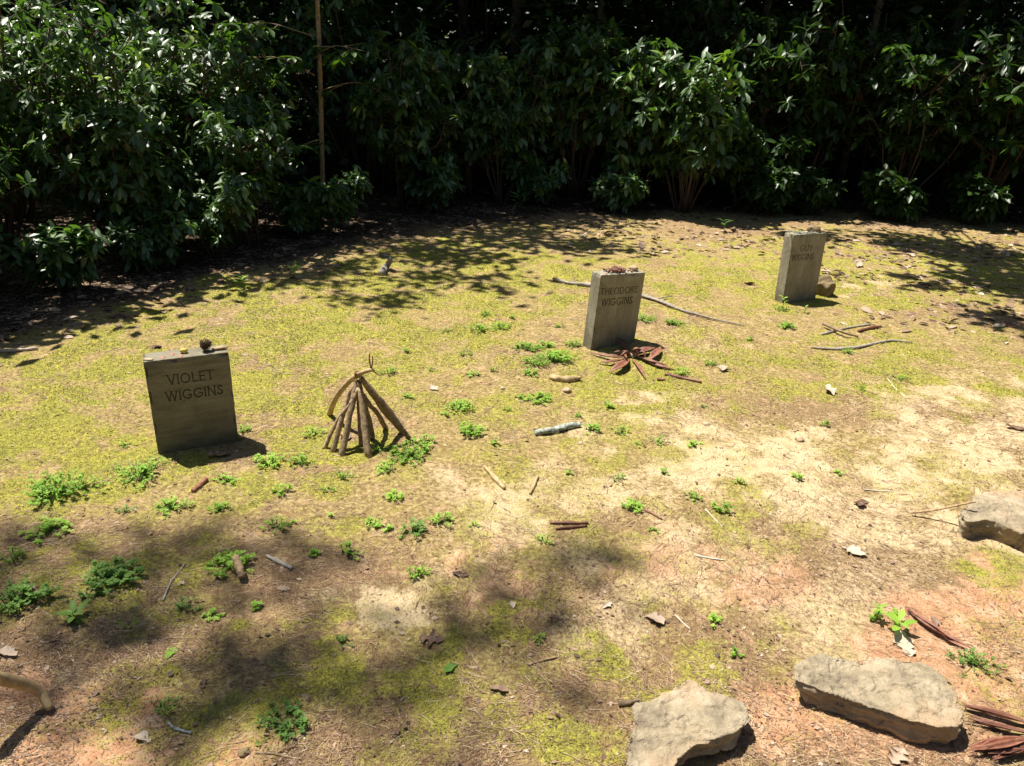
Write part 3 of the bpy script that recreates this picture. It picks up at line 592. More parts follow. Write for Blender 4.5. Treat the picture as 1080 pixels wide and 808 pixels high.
twig('white_branch', 'pale bare stick on the shaded ground at left edge', 'stick', [(-10, 373), (15, 371), (40, 369)], .012, M['grey'], tint=.9)
twig('dark_stub', 'short dark wood stub left of the pointed flat rock', 'wood stub', [(652, 745), (662, 744), (673, 742)], .0085, M['stick'], tint=.0)
twig('twig', 'thin forked twig lying along the bottom left weed clump', 'twig', [(270, 795), (290, 797), (318, 803)], .003, M['stick'], forks=((7, .04, .03, .01, .002),))
twig('white_twig', 'thin bleached twig on the sand in clearing centre', 'twig', [(910, 517), (925, 518), (940, 519)], .003, M['rootwhite'])
twig('white_twig', 'bleached sliver lying on sand left of the red clay', 'twig', [(732, 586), (748, 589), (764, 592)], .0035, M['rootwhite'])
twig('white_twig', 'bleached splinter pointing up behind the sandy patch', 'twig', [(936, 400), (945, 410), (957, 420)], .003, M['rootwhite'])
twig('twig', 'thin tan twig lying right of the mid clearing moss', 'twig', [(744, 538), (756, 550), (762, 556)], .0025, M['rootwhite'])
twig('twig', 'straight straw-coloured twig lying near the centre right', 'twig', [(712, 650), (720, 657), (728, 664)], .0025, M['rootwhite'])
for k, (L_, r, tn, wd) in enumerate([([(1018, 750), (1050, 760), (1085, 768)], .011, .7, 'uppermost'), ([(1020, 762), (1050, 771), (1090, 779)], .008, .45, 'second from the top'), ([(1022, 797), (1050, 790), (1090, 786)], .012, .75, 'third from the top'), ([(1042, 802), (1065, 797), (1095, 796)], .012, .35, 'lowest')]):
    twig('bark_strip', 'reddish bark strip by the long pale rock, %s of four at corner' % wd, 'bark', L_, r, M['redbark'], tint=tn, wob=.4, group='bark strips at the bottom right corner')
# flared bark bits round the middle headstone foot
TC = lambda x, y: (590+x/5.05, 260+y/5.05)
wc = G(*TC(370, 585)); wh = thing('dried_leaf_whorl', 'splayed whorl of curled red-brown dried blades at middle headstone foot', 'dried leaves', (wc[0], wc[1], 0)); wl = np.array([wc[0], wc[1], 0])
for L_, wdd, cu_, tn in [([(375, 580, .02), (340, 525, .05), (310, 485, .10)], .022, .5, .35), ([(345, 590, .02), (270, 590, .03), (155, 563, .02)], .014, .6, .8), ([(340, 600, .01), (280, 615, .03), (205, 622, .012)], .012, .6, .7), ([(370, 600, .01), (330, 640, .04), (265, 672, .012)], .024, .6, .95),
                         ([(385, 600, .01), (425, 650, .02), (458, 705, .012)], .011, .8, .8), ([(400, 575, .02), (450, 560, .05), (510, 540, .06)], .026, .5, .75), ([(480, 605, .02), (510, 575, .05), (540, 535, .06)], .020, .5, 1.), ([(410, 580, .02), (480, 615, .03), (580, 635, .02)], .013, .8, .6), ([(450, 600, .01), (520, 640, .02), (618, 658, .015)], .014, .8, .7)]:
    P = [gp(*TC(a, b_), z_*.6) for a, b_, z_ in L_]; s = blade(P, wdd*1.25, cu_, tn*.8).build('blade', M['redbark'], None, loc=wl); s.parent = wh; s.location = (0, 0, 0)
for k in range(9):
    a = rng.uniform(-2.9, .4); r0 = rng.uniform(.01, .05); L = rng.uniform(.05, .11); a2 = a+rng.normal(0, .8); p0 = wc+[r0*math.cos(a), r0*math.sin(a), .012]; p2 = p0+[L*math.cos(a2), L*math.sin(a2), rng.uniform(-.004, .03)]
    s = blade([p0, (p0+p2)/2+rng.normal(0, .012, 3)+[0, 0, .014], p2], rng.uniform(.008, .02), rng.uniform(.5, 1.3), rng.uniform(.2, .9)).build('blade', M['redbark'], None, loc=wl); s.parent = wh; s.location = (0, 0, 0)
hb = Bag()
for i in range(14):
    a = rng.uniform(0, 6.28); V, F = tube(spline([wc+[0, 0, .012], wc+[.02*math.cos(a), .02*math.sin(a), .025], wc+[.05*math.cos(a), .05*math.sin(a), .012]], 6), .002, 5); hb.add(V, F, .6)
s = hb.build('stalk', M['grey'], None, loc=wl); s.parent = wh; s.location = (0, 0, 0)
twig('bark_stick', 'straight red-brown stick right of the dried whorl', 'stick', [TC(560, 690), TC(660, 708), TC(755, 733)], .010, M['redbark'], tint=.45)
twig('bark_piece', 'tiny red bark piece in front of the dried whorl', 'bark', [TC(520, 712), TC(562, 717)], .009, M['redbark'], tint=.9)
twig('bark_piece', 'yellowish crumbled bark piece left of the dried whorl', 'bark', [(580, 400), (595, 403), (612, 402)], [.012, .018, .01], M['tanwood'], wob=.6)

# ------------------------------------------------------------ single dead leaves, pebbles
def dead_leaf(px, py, L, label, tint=.7, lobed=False, m='dead', ang=None, curl=.35, name='dead_leaf'):
    curl *= .6
    p = G(px, py); z = float(gz([p[0]], [p[1]])[0]); a = rng.uniform(0, 6.28) if ang is None else ang
    n = 12; V = []; U_ = np.linspace(-1, 1, 7); tt = np.linspace(0, 1, n)
    for i, t_ in enumerate(tt):
        w_ = math.sin(math.pi*min(1, t_*.96+.02))**.7*.26*(.5+1.0*float(vn(i*1.3, px, 6)))
        if lobed: w_ *= (1.5 if i % 4 in (1, 2) else .45)
        for u in U_: V.append(((t_-.5)*L, u*w_*L, L*(curl*(u*u)*w_*1.6+.12*curl*math.sin(t_*5+a)*1.5+.10*curl*abs(t_-.5))))
    V = np.array(V); V = rot(V, 'Z', a); V = rot(V, 'X', rng.normal(0, .18)); V[:, 2] -= V[:, 2].min(); V = np.concatenate([V, V+np.array([0, 0, -.0012])]); k = n*7
    f = []
    for i in range(n-1):
        for j in range(6): q = i*7+j; f.append((q, q+1, q+8, q+7)); f.append((k+q, k+q+7, k+q+8, k+q+1))
    V[:, :2] += (np.stack([vn(V[:, 0]*60+px, V[:, 1]*60, 8), vn(V[:, 0]*60, V[:, 1]*60+py, 9)], 1)-.5)*L*.16; V[:, 2] += (vn(V[:, 0]*70+px, V[:, 1]*70, 7)-.3)*L*.12*(V[:, 2] > -.0013)
    b0 = np.array([p[0], p[1], z+.001]); o = Bag().add(V+b0, [np.array(f)], tint).build(name, M[m], None, loc=b0)
    return tag(o, label, 'leaf', 'single fallen leaves in the clearing')
LV = [(455, 677, .085, 'grey lobed oak leaf on dark moss in the front', .45, True), (485, 608, .07, 'dark reddish folded leaf near the two short sticks', .12, False), (526, 729, .07, 'brown curled leaf in front centre', .55, False), (875, 415, .12, 'pale curled tan leaf in right clearing', .95, False), (908, 532, .10, 'rust brown curled leaf on sand at right', .3, False),
      (900, 583, .12, 'whitish flat leaf on clay right of centre', 1., False), (150, 780, .06, 'pale pink-brown leaf at bottom left clay', .95, False), (8, 690, .09, 'large pale grey-brown leaf at left edge', .9, False), (165, 367, .09, 'dark curled leaf behind the leftmost headstone', .25, False), (457, 410, .10, 'pale leaf right of the stick teepee', .95, False),
      (365, 462, .09, 'brown leaf lying inside the stick teepee', .5, False), (230, 482, .10, 'tan lobed leaf at the foot of the leftmost headstone', .75, True), (186, 487, .05, 'reddish leaf under the leftmost headstone face', .4, False), (240, 481, .04, 'small dark red leaf in leftmost headstone shadow', .15, False), (690, 655, .09, 'tan crumpled leaf beside duff right of centre', .85, False),
      (640, 640, .06, 'whitish leaf scrap on sand in front centre', 1., False), (762, 390, .12, 'pale leaf on moss right of the dried whorl', .9, False), (960, 270, .16, 'large pale leaf near the woods at right', .95, False), (905, 281, .16, 'pale leaf behind the rightmost headstone', .9, False), (1065, 345, .12, 'orange brown leaf at right edge by the shade', .35, False),
      (845, 255, .14, 'brown leaf just beyond the rightmost headstone', .6, False), (775, 262, .16, 'tan leaf near woods left of the rightmost headstone', .8, False), (690, 270, .14, 'pale leaf near woods behind the middle headstone', .85, False), (790, 300, .12, 'reddish leaf on moss left of the rightmost headstone', .35, False), (150, 312, .0, '', 0, False),
      (300, 622, .05, 'small tan leaf right of bark-topped weed clump', .8, False), (215, 722, .045, 'orange lobed leaf scrap near bottom left', .4, True), (1070, 452, .12, 'brown leaf at right edge on sandy soil', .4, False), (985, 658, .05, 'small ochre leaf curl on red clay', .6, False), (720, 770, .0, '', 0, False), (905, 725, .0, '', 0, False), (540, 640, .05, 'grey-white leaf scrap in the duff strip', .95, False)]
for x, y, L, lb, tn, lo_ in LV:
    if L: dead_leaf(x, y, L*.8, lb, tn, lo_)
dead_leaf(952, 680, .10, 'long upright-lying straw leaf above the long pale rock', .95, False, ang=1.6, curl=.2)
dead_leaf(475, 708, .055, 'round pale green leaf on dark moss in front centre', .35, False, 'weed_dark', curl=.2, name='green_leaf')
dead_leaf(180, 688, .05, 'bright green single leaf on dark moss near bottom left', .6, False, 'weed', curl=.2, name='green_leaf')
dead_leaf(945, 800, .07, 'tan lobed leaf in front of the long pale rock', .85, True)
dead_leaf(598, 261, .12, 'pale grey-green leaf near the woods edge, behind the middle headstone', .9, False)
for px_, py_, r, lb in [(258, 794, .012, 'brown pebble on clay at bottom left'), (843, 464, .02, 'pale flat pebble on bright sand'), (612, 468, .010, 'small pale pebble near lichen stick'), (745, 448, .014, 'pale pebble right of the mid clearing weeds'), (598, 413, .022, 'tan stone lying left of the middle headstone weeds'), (857, 746, .008, 'dark pebble in shade of the long pale rock'), (751, 704, .008, 'pale chip of stone left of the long pale rock'), (530, 410, .012, 'small grey pebble between teepee and middle headstone'), (298, 600, .007, 'tiny grey pebble beside the forked grey stick')]:
    p = G(px_, py_); V, F = blob((r*1.2, r, r*.6), 3, .25, int(px_)); small('pebble', lb, 'pebble', Bag().add(rot(V, 'Z', px_)+np.array([p[0], p[1], p[2]+r*.35]), F), M['pebble'] if 'dark' not in lb and 'brown' not in lb else M['darkpebble'], (p[0], p[1], p[2]))

# ------------------------------------------------------------ weed clumps
W = [(60, 521, 29), (148, 502, 25), (182, 536, 19), (118, 611, 28), (48, 561, 17), (20, 636, 27), (283, 490, 16), (243, 598, 21), (196, 640, 13), (318, 489, 13), (292, 556, 13), (131, 541, 9), (299, 519, 11), (232, 539, 10), (238, 507, 12), (394, 554, 11), (368, 583, 12), (437, 562, 14),
     (464, 551, 14), (440, 607, 12), (361, 678, 10), (302, 766, 24), (431, 481, 19), (446, 468, 12), (399, 477, 9), (485, 432, 15), (495, 458, 14), (567, 421, 12), (548, 420, 7), (566, 384, 15), (589, 381, 16), (553, 368, 13), (527, 347, 9), (505, 350, 9), (513, 333, 8), (681, 338, 12), (709, 342, 11), (830, 345, 10), (824, 327, 7), (626, 454, 9),
     (665, 536, 11), (752, 656, 10), (922, 652, 8), (945, 650, 7), (1026, 701, 18), (575, 571, 9), (567, 675, 8), (774, 692, 6), (697, 467, 9), (760, 538, 10), (733, 525, 9), (655, 457, 9), (410, 497, 10), (345, 520, 8), (330, 460, 9), (363, 505, 9), (170, 745, 12), (500, 395, 7), (430, 420, 7), (650, 505, 8), (78, 655, 10), (88, 632, 13), (16, 590, 14), (418, 525, 12), (720, 395, 9), (750, 385, 8),
     (560, 395, 9), (575, 365, 9), (840, 505, 7), (950, 400, 7), (225, 650, 9), (895, 372, 7), (885, 500, 6), (605, 365, 8), (490, 375, 7), (640, 430, 7), (730, 470, 7), (255, 455, 8), (135, 470, 7), (410, 395, 7), (470, 440, 5), (455, 392, 5), (520, 392, 5), (536, 432, 5), (610, 440, 5), (675, 470, 5), (700, 500, 5), (520, 470, 5), (600, 500, 5), (540, 336, 5), (590, 345, 5), (470, 350, 5), (430, 372, 5), (350, 545, 5), (410, 560, 5), (500, 556, 5), (330, 585, 5), (270, 640, 5), (740, 430, 5), (780, 510, 5), (690, 560, 5), (870, 450, 5), (910, 410, 5), (790, 360, 5)]
LM = {'leftmost headstone': (210, 470), 'stick teepee': (385, 470), 'middle headstone': (648, 370), 'rightmost headstone': (845, 320), 'lichen-crusted stick': (588, 456), 'long pale rock': (925, 735), 'pointed flat rock': (725, 765), 'half-buried boulder': (1050, 560), 'bottom left bent branch': (25, 735)}
def where(px, py):
    P = G(px, py); best = min(LM, key=lambda k: np.linalg.norm(G(*LM[k])[:2]-P[:2])); d = P[:2]-G(*LM[best])[:2]
    a = math.degrees(math.atan2(d[1], d[0]))
    dr = 'right of' if -35 < a <= 35 else 'behind' if 35 < a <= 145 else 'in front of' if -145 < a <= -35 else 'left of'
    return best, dr, float(np.linalg.norm(d))
LABELS = {0: 'bright green weed mat far left of the leftmost headstone, by the left edge', 7: 'weed clump with a chunky bark piece resting on it', 21: 'leafy upright weed clump at the bottom edge, left of centre', 22: 'bright weed mat touching the right feet of the stick teepee', 24: 'small weed sprig between the front sticks of the teepee', 44: 'ragged weed clump on red clay behind the long pale rock'}
info = {}
for i, (x, y, r) in enumerate(W):
    if i not in LABELS: b1, d1, dd = where(x, y); info.setdefault((b1, d1), []).append((dd, i))
ORD = ['nearest', 'second nearest', 'third nearest', 'fourth nearest', 'fifth nearest', 'sixth nearest', 'seventh nearest', 'eighth nearest', 'ninth nearest', 'tenth nearest', 'eleventh nearest', 'twelfth nearest', 'thirteenth nearest', 'fourteenth nearest', 'fifteenth nearest', 'sixteenth nearest', 'seventeenth nearest', 'eighteenth nearest', 'nineteenth nearest', 'twentieth nearest', 'twenty-first nearest', 'twenty-second nearest', 'twenty-third nearest', 'twenty-fourth nearest', 'twenty-fifth nearest']
for (b1, d1), L_ in info.items():
    L_.sort()
    for k, (_, i) in enumerate(L_):
        sz = 'broad' if W[i][2] >= 18 else 'medium' if W[i][2] >= 11 else 'small'
        LABELS[i] = '%s green weed tuft, %s of those %s the %s' % (sz, ORD[min(k, 24)], d1, b1) if len(L_) > 1 else '%s green weed tuft %s the %s' % (sz, d1, b1)
def weed(i, px, py, rpx):
    p = G(px, py); dep = float((p-EYE)@CF); R = rpx/FPX*dep; z = float(gz([p[0]], [p[1]])[0]); bgx = Bag()
    ns = int(np.clip(R*R*12000, 6, 110)); lush = R > .055
    hmax = min(.055, .018+R*.35)*rng.uniform(.75, 1.3); lsz = rng.uniform(.75, 1.3); tsh = rng.uniform(-.25, .2)
    for s in range(ns):
        a = rng.uniform(0, 6.28); r = R*rng.uniform(0, 1)**.62*(.45+1.0*vn(a*1.5+i, i*3.1, 4)); q = np.array([r*math.cos(a), r*math.sin(a)*.85, 0])
        hgt = hmax*rng.uniform(.45, 1)*(1-.45*(r/R)**2); lean = q*rng.uniform(.1, .5); P = spline([q*.9, q+lean*.4+[0, 0, hgt*.6], q+lean+[0, 0, hgt]], 5)
        V, F = tube(P, .0009, 3); bgx.add(V, F, .2, 1); V, F = tube([[0, 0, .003], q*.45+[0, 0, .006], q*.92+[0, 0, .003]], .0008, 3); bgx.add(V, F, .2, 1)
        nl = rng.integers(7, 13); t_ = rng.uniform(.25, 1, nl); t_[:4] = 1
        LP = np.stack([np.interp(t_, np.linspace(0, 1, 5), P[:, k]) for k in range(3)], 1); aa = rng.uniform(0, 6.28)+np.arange(nl)*2.4
        D = np.stack([np.cos(aa), np.sin(aa), rng.uniform(.1, .9, nl)], 1); L = lsz*rng.uniform(.006, .0115, nl)*(1.1 if lush else .95)
        leaves(bgx, LP, D, np.tile([0, 0, 1.], (nl, 1)), L, np.clip(tsh+rng.uniform(.25, .9)+rng.normal(0, .1, nl), 0, 1), LEAFS, 1.25)
    b0 = np.array([p[0], p[1], z-.002])
    bgx.V = [v+b0 for v in bgx.V]
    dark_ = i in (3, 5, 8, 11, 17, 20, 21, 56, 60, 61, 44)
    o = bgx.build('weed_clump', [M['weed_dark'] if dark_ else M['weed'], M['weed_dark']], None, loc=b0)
    tag(o, LABELS[i], 'weed', 'green weed tufts in the clearing')
for i, (x, y, r) in enumerate(W): weed(i, x, y, r)
def sprout(px, py, h, n, L, label, m='weed', blades=False):
    p = G(px, py); z = float(gz([p[0]], [p[1]])[0]); b0 = np.array([p[0], p[1], z-.003]); bgx = Bag(); P = spline([[0, 0, 0], [.1*h, 0, .6*h], [.05*h, .05*h, h]], 6)
    if not blades:
        V, F = tube(P, [.0022]*5+[.001], 5); bgx.add(V, F, .3)
    t_ = np.linspace(.4, 1, n) if not blades else np.full(n, .02); LP = np.stack([np.interp(t_, np.linspace(0, 1, 6), P[:, k]) for k in range(3)], 1); aa = np.arange(n)*2.4+px
    D = np.stack([np.cos(aa), np.sin(aa), np.full(n, 1.2 if blades else .5)], 1)
    leaves(bgx, LP, D, np.tile([0, 0, 1.], (n, 1)), rng.uniform(.7, 1.1, n)*L, rng.uniform(.4, .9, n), LEAF, .25 if blades else 1.1); bgx.V = [v+b0 for v in bgx.V]
    return tag(bgx.build('sprout', M[m], None, loc=b0), label, 'plant')
sprout(824, 326, .09, 7, .045, 'little leafy sprout at the foot of the rightmost headstone')
sprout(848, 330, .05, 4, .04, 'tiny pale sprout right of the rightmost headstone foot sprout')
sprout(944, 668, .05, 6, .055, 'bright pale rosette on clay above the long pale rock')
sprout(922, 655, .06, 8, .03, 'small upright leafy sprig left of the pale rosette')
sprout(175, 752, .04, 6, .05, 'tuft of narrow grass blades at lower left', blades=True)
sprout(137, 660, .04, 4, .06, 'few grass blades on the dark moss at left', blades=True)
sprout(255, 303, .07, 6, .07, 'bright seedling at the shade edge at upper left')
sprout(310, 294, .10, 6, .08, 'leafy seedling at the woods edge left of the root stub')
sprout(545, 228, .22, 8, .16, 'young broad-leaved seedling in the dark woods edge at centre', 'broad')
sprout(78, 655, .03, 6, .05, 'low dark clover-like leaves at left below the weed mats', 'weed_dark')
sprout(762, 245, .12, 5, .12, 'pale leafed seedling at the woods edge left of the rightmost headstone', 'broad')

# ------------------------------------------------------------ stuff on the ground
def scatter(n, cond, ymin=1.1, ymax=9.0, xr=.95):
    out = []
    while sum(len(a) for a in out) < n:
        y = ymin+(ymax-ymin)*rng.uniform(0, 1, 60000)**1.7; x = rng.uniform(-1, 1, 60000)*(.5+xr*y*.8)
        m_ = masks(x, y); k = rng.uniform(0, 1, 60000) < cond(x, y, m_); out.append(np.stack([x[k], y[k]], 1))
    return np.concatenate(out)[:n]
def needles(n):
    XY = scatter(n, lambda x, y, m_: (.10+.75*m_[3]+.12*m_[0])*(.25+1.2*ss(fbm(x*5, y*5, 91, 3), .42, .62))); y = XY[:, 1]; k = len(XY)
    # needles gather into loose drifts that share a direction
    a = fbm(XY[:, 0]*.9, y*.9, 95, 2)*6+rng.normal(0, .75, k); L = rng.uniform(.010, .055, k); wd = rng.uniform(.0003, .0008, k)*np.clip(y/2.2, 1, 2.6)
    z = gz(XY[:, 0], y)+.0025; c = np.stack([XY[:, 0], y, z], 1); d = np.stack([np.cos(a), np.sin(a), rng.normal(0, .06, k)], 1); s = np.stack([-np.sin(a), np.cos(a), np.zeros(k)], 1)
    bow = rng.normal(0, .06, k)[:, None]
    V = []
    for u, bw in ((-.5, 0), (0, 1), (.5, 0)):
        q = c+d*L[:, None]*u+s*L[:, None]*bow*bw; V += [q-s*wd[:, None], q+[0, 0, 1]*wd[:, None]*1.3, q+s*wd[:, None]]
    V = np.stack(V, 1).reshape(-1, 3); o9 = (np.arange(k)*9)[:, None]; F = np.concatenate([o9+np.array(f)[None] for f in ((0, 3, 4, 1), (1, 4, 5, 2), (3, 6, 7, 4), (4, 7, 8, 5))])
    tag(mk('needle_litter', V, [F], M['litter'], attrs={'tint': np.repeat(np.clip(rng.beta(1.8, 1.5, k), 0, 1), 9)}), 'dry brown pine needles strewn over the clearing', 'needles', kind='stuff')
needles(60000)
def crumbs(n):
    XY = scatter(n, lambda x, y, m_: (.22+.7*m_[3])*(.3+1.1*ss(fbm(x*4, y*4, 92, 3), .4, .65)), 1.1, 8.5); k = len(XY); y = XY[:, 1]; a = rng.uniform(0, 6.28, k)
    P = np.stack([XY[:, 0], y, gz(XY[:, 0], y)+.003], 1); bgx = Bag(); L = rng.uniform(.003, .009, k)*rng.choice([.7, 1.3, 2.6], k, p=[.78, .18, .04])
    leaves(bgx, P, np.stack([np.cos(a), np.sin(a), rng.normal(0, .25, k)], 1), np.stack([rng.normal(0, .35, k), rng.normal(0, .35, k), np.ones(k)], 1), L, rng.beta(1.3, 1.3, k), leaf_tpl([(.5, .3)], .2, .1), 1.2)
    tag(bgx.build('leaf_crumbs', M['dead']), 'small broken bits of leaf and bark over the clearing', 'leaf litter', kind='stuff')
crumbs(56000)
def moss_tufts(n):
    XY = scatter(n, lambda x, y, m_: m_[0]**1.5*(1-m_[4]), 1.1, 6.5); k = len(XY); y = XY[:, 1]; a = rng.uniform(0, 6.28, k)
    P = np.stack([XY[:, 0], y, gz(XY[:, 0], y)-.001], 1); bgx = Bag()
    L = rng.uniform(.004, .009, k)*np.clip(y/2.5, 1, 1.8); tn = np.clip(fbm(XY[:, 0]*6, y*6, 97, 3)*1.3-.2+rng.normal(0, .15, k), 0, 1)
    leaves(bgx, P, np.stack([np.cos(a), np.sin(a), rng.uniform(.4, 1.6, k)], 1), np.tile([0, 0, 1.], (k, 1)), L, tn, leaf_tpl([(.45, .22)], .2, .25))
    tag(bgx.build('moss', M['moss_tuft']), 'yellow-green moss cushions covering the clearing', 'moss', kind='stuff')
moss_tufts(110000)
def leaf_floor(n):
    y = rng.uniform(3.2, 14, n*4); x = rng.uniform(-8, 10, n*4); e = y-edge_y(x); k = rng.uniform(0, 1, n*4) < ss(e+(fbm(x*2, y*2, 77, 3)-.5)*1.6, -.7, .35)*(.25+.75*(e < 3)); x = x[k][:n]; y = y[k][:n]; k = len(x); a = rng.uniform(0, 6.28, k)
    for px_, py_, sx, sy, m_ in ((945, 275, .35, .2, 130), (1010, 300, .25, .2, 90), (890, 290, .2, .12, 60), (700, 262, .5, .2, 90), (800, 255, .4, .2, 120), (1060, 330, .3, .15, 110), (1040, 260, .5, .3, 180), (660, 245, .6, .15, 120), (1000, 340, .4, .15, 60), (640, 250, .4, .15, 60), (850, 250, .3, .15, 70), (1000, 265, .5, .3, 160)):
        c_ = gp(px_, py_); x = np.concatenate([x, c_[0]+rng.normal(0, sx, m_)]); y = np.concatenate([y, c_[1]+rng.normal(0, sy, m_)])
    k = len(x); a = rng.uniform(0, 6.28, k)
    P = np.stack([x, y, gz(x, y)+rng.uniform(.001, .010, k)], 1); bgx = Bag()
    leaves(bgx, P, np.stack([np.cos(a), np.sin(a), rng.normal(0, .2, k)], 1), np.stack([rng.normal(0, .4, k), rng.normal(0, .4, k), np.ones(k)], 1), rng.uniform(.035, .10, k), np.where(y > edge_y(x)-.2, rng.beta(1.0, 2.2, k), rng.beta(1.4, 1.2, k)), LEAF, 1.2)  # leaves past the woods edge tinted darker, adding to the shade there
    tag(bgx.build('fallen_leaves', M['dead']), 'brown fallen leaves covering the shaded floor of the woods', 'leaf litter', kind='stuff')
leaf_floor(9000)

# ------------------------------------------------------------ shrubs and trees
def grow(base, h, R, nst, leafL, dens=1.0, low=.25, tall=1.0, leanx=0, leany=0, open_=False):
    st = Bag(); lf = Bag(); LP = []; LD = []; LL = []; LT = []
    for s in range(nst):
        a = rng.uniform(0, 6.28); r0 = R*.18*rng.uniform(0, 1); top = np.array([math.cos(a)*R*rng.uniform(.15, .95)+leanx, math.sin(a)*R*rng.uniform(.15, .9)+leany, h*rng.uniform(.62, 1.0)])
        b0 = np.array([math.cos(a)*r0, math.sin(a)*r0, -.03]); m1 = b0+(top-b0)*.4+np.array([0, 0, .06*h])+rng.normal(0, .05*h, 3)*[1, 1, .2]; m2 = b0+(top-b0)*.72+rng.normal(0, .04*h, 3)
        P = spline([b0, m1, m2, top], 14); V, F = tube(P, np.linspace(.011, .004, 14)*(h/1.6), 6, .2, s); st.add(V, F, rng.uniform(.2, 1))
        ends = [(P[-1], norm(P[-1]-P[-3]))]
        for k in range(int(12*dens)+2):
            i = rng.integers(3, 13); a2 = rng.uniform(0, 6.28); Lb = h*rng.uniform(.10, .26); d = norm(np.array([math.cos(a2), math.sin(a2), rng.uniform(.2, 1.1)]))
            if P[i, 2] < low*h and rng.uniform() < .7: continue
            q = P[i]+d*Lb; Q = spline([P[i], P[i]+d*Lb*.5+[0, 0, -.02], q+[0, 0, .02]], 5); V, F = tube(Q, np.linspace(.0045, .002, 5), 4); st.add(V, F, rng.uniform(.2, .8)); ends.append((Q[-1], norm(Q[-1]-Q[-2])))
            if rng.uniform() < .6:
                a3 = rng.uniform(0, 6.28); d3 = norm(np.array([math.cos(a3), math.sin(a3), .6])); q3 = Q[2]+d3*Lb*.55; V, F = tube([Q[2], q3], [.003, .0015], 4); st.add(V, F, .4); ends.append((q3, d3))
        for e, d in ends:
            n = rng.integers(7, 12); a0 = rng.uniform(0, 6.28); hz = norm(np.cross(d, [.3, .5, .81])); hy = np.cross(d, hz); tint = np.clip(rng.beta(2, 2.6)*.8+(.3 if rng.uniform() < .12 else 0), 0, 1)
            for k in range(n):
                aa = a0+k*2.4; out = hz*math.cos(aa)+hy*math.sin(aa); LP.append(e-d*rng.uniform(0, .05)); LD.append(out*1.0+d*rng.uniform(.0, .6)+np.array([0, 0, rng.uniform(-.95, .2)])); LL.append(leafL*rng.uniform(.65, 1.15)); LT.append(np.clip(tint+rng.normal(0, .08), 0, 1))
    U = np.tile([0, 0, 1.], (len(LP), 1))+rng.normal(0, .3, (len(LP), 3))
    leaves(lf, np.array(LP), np.array(LD), U, np.array(LL), np.array(LT), LEAF, 1.0)
    return st, lf
GRP = 'evergreen shrubs along the edge of the woods'
def shrub(x, y, h, R, nst, leafL, label, m='laurel', dens=1.0, low=.25, leanx=0, leany=0, name='evergreen_shrub', group=GRP):
    root = thing(name, label, 'shrub', (x, y, 0), group); st, lf = grow(None, h, R, nst, leafL, dens, low, 1, leanx, leany)
    st.build('stems', M['stem'], root); lf.build('leaves', M[m], root); return root
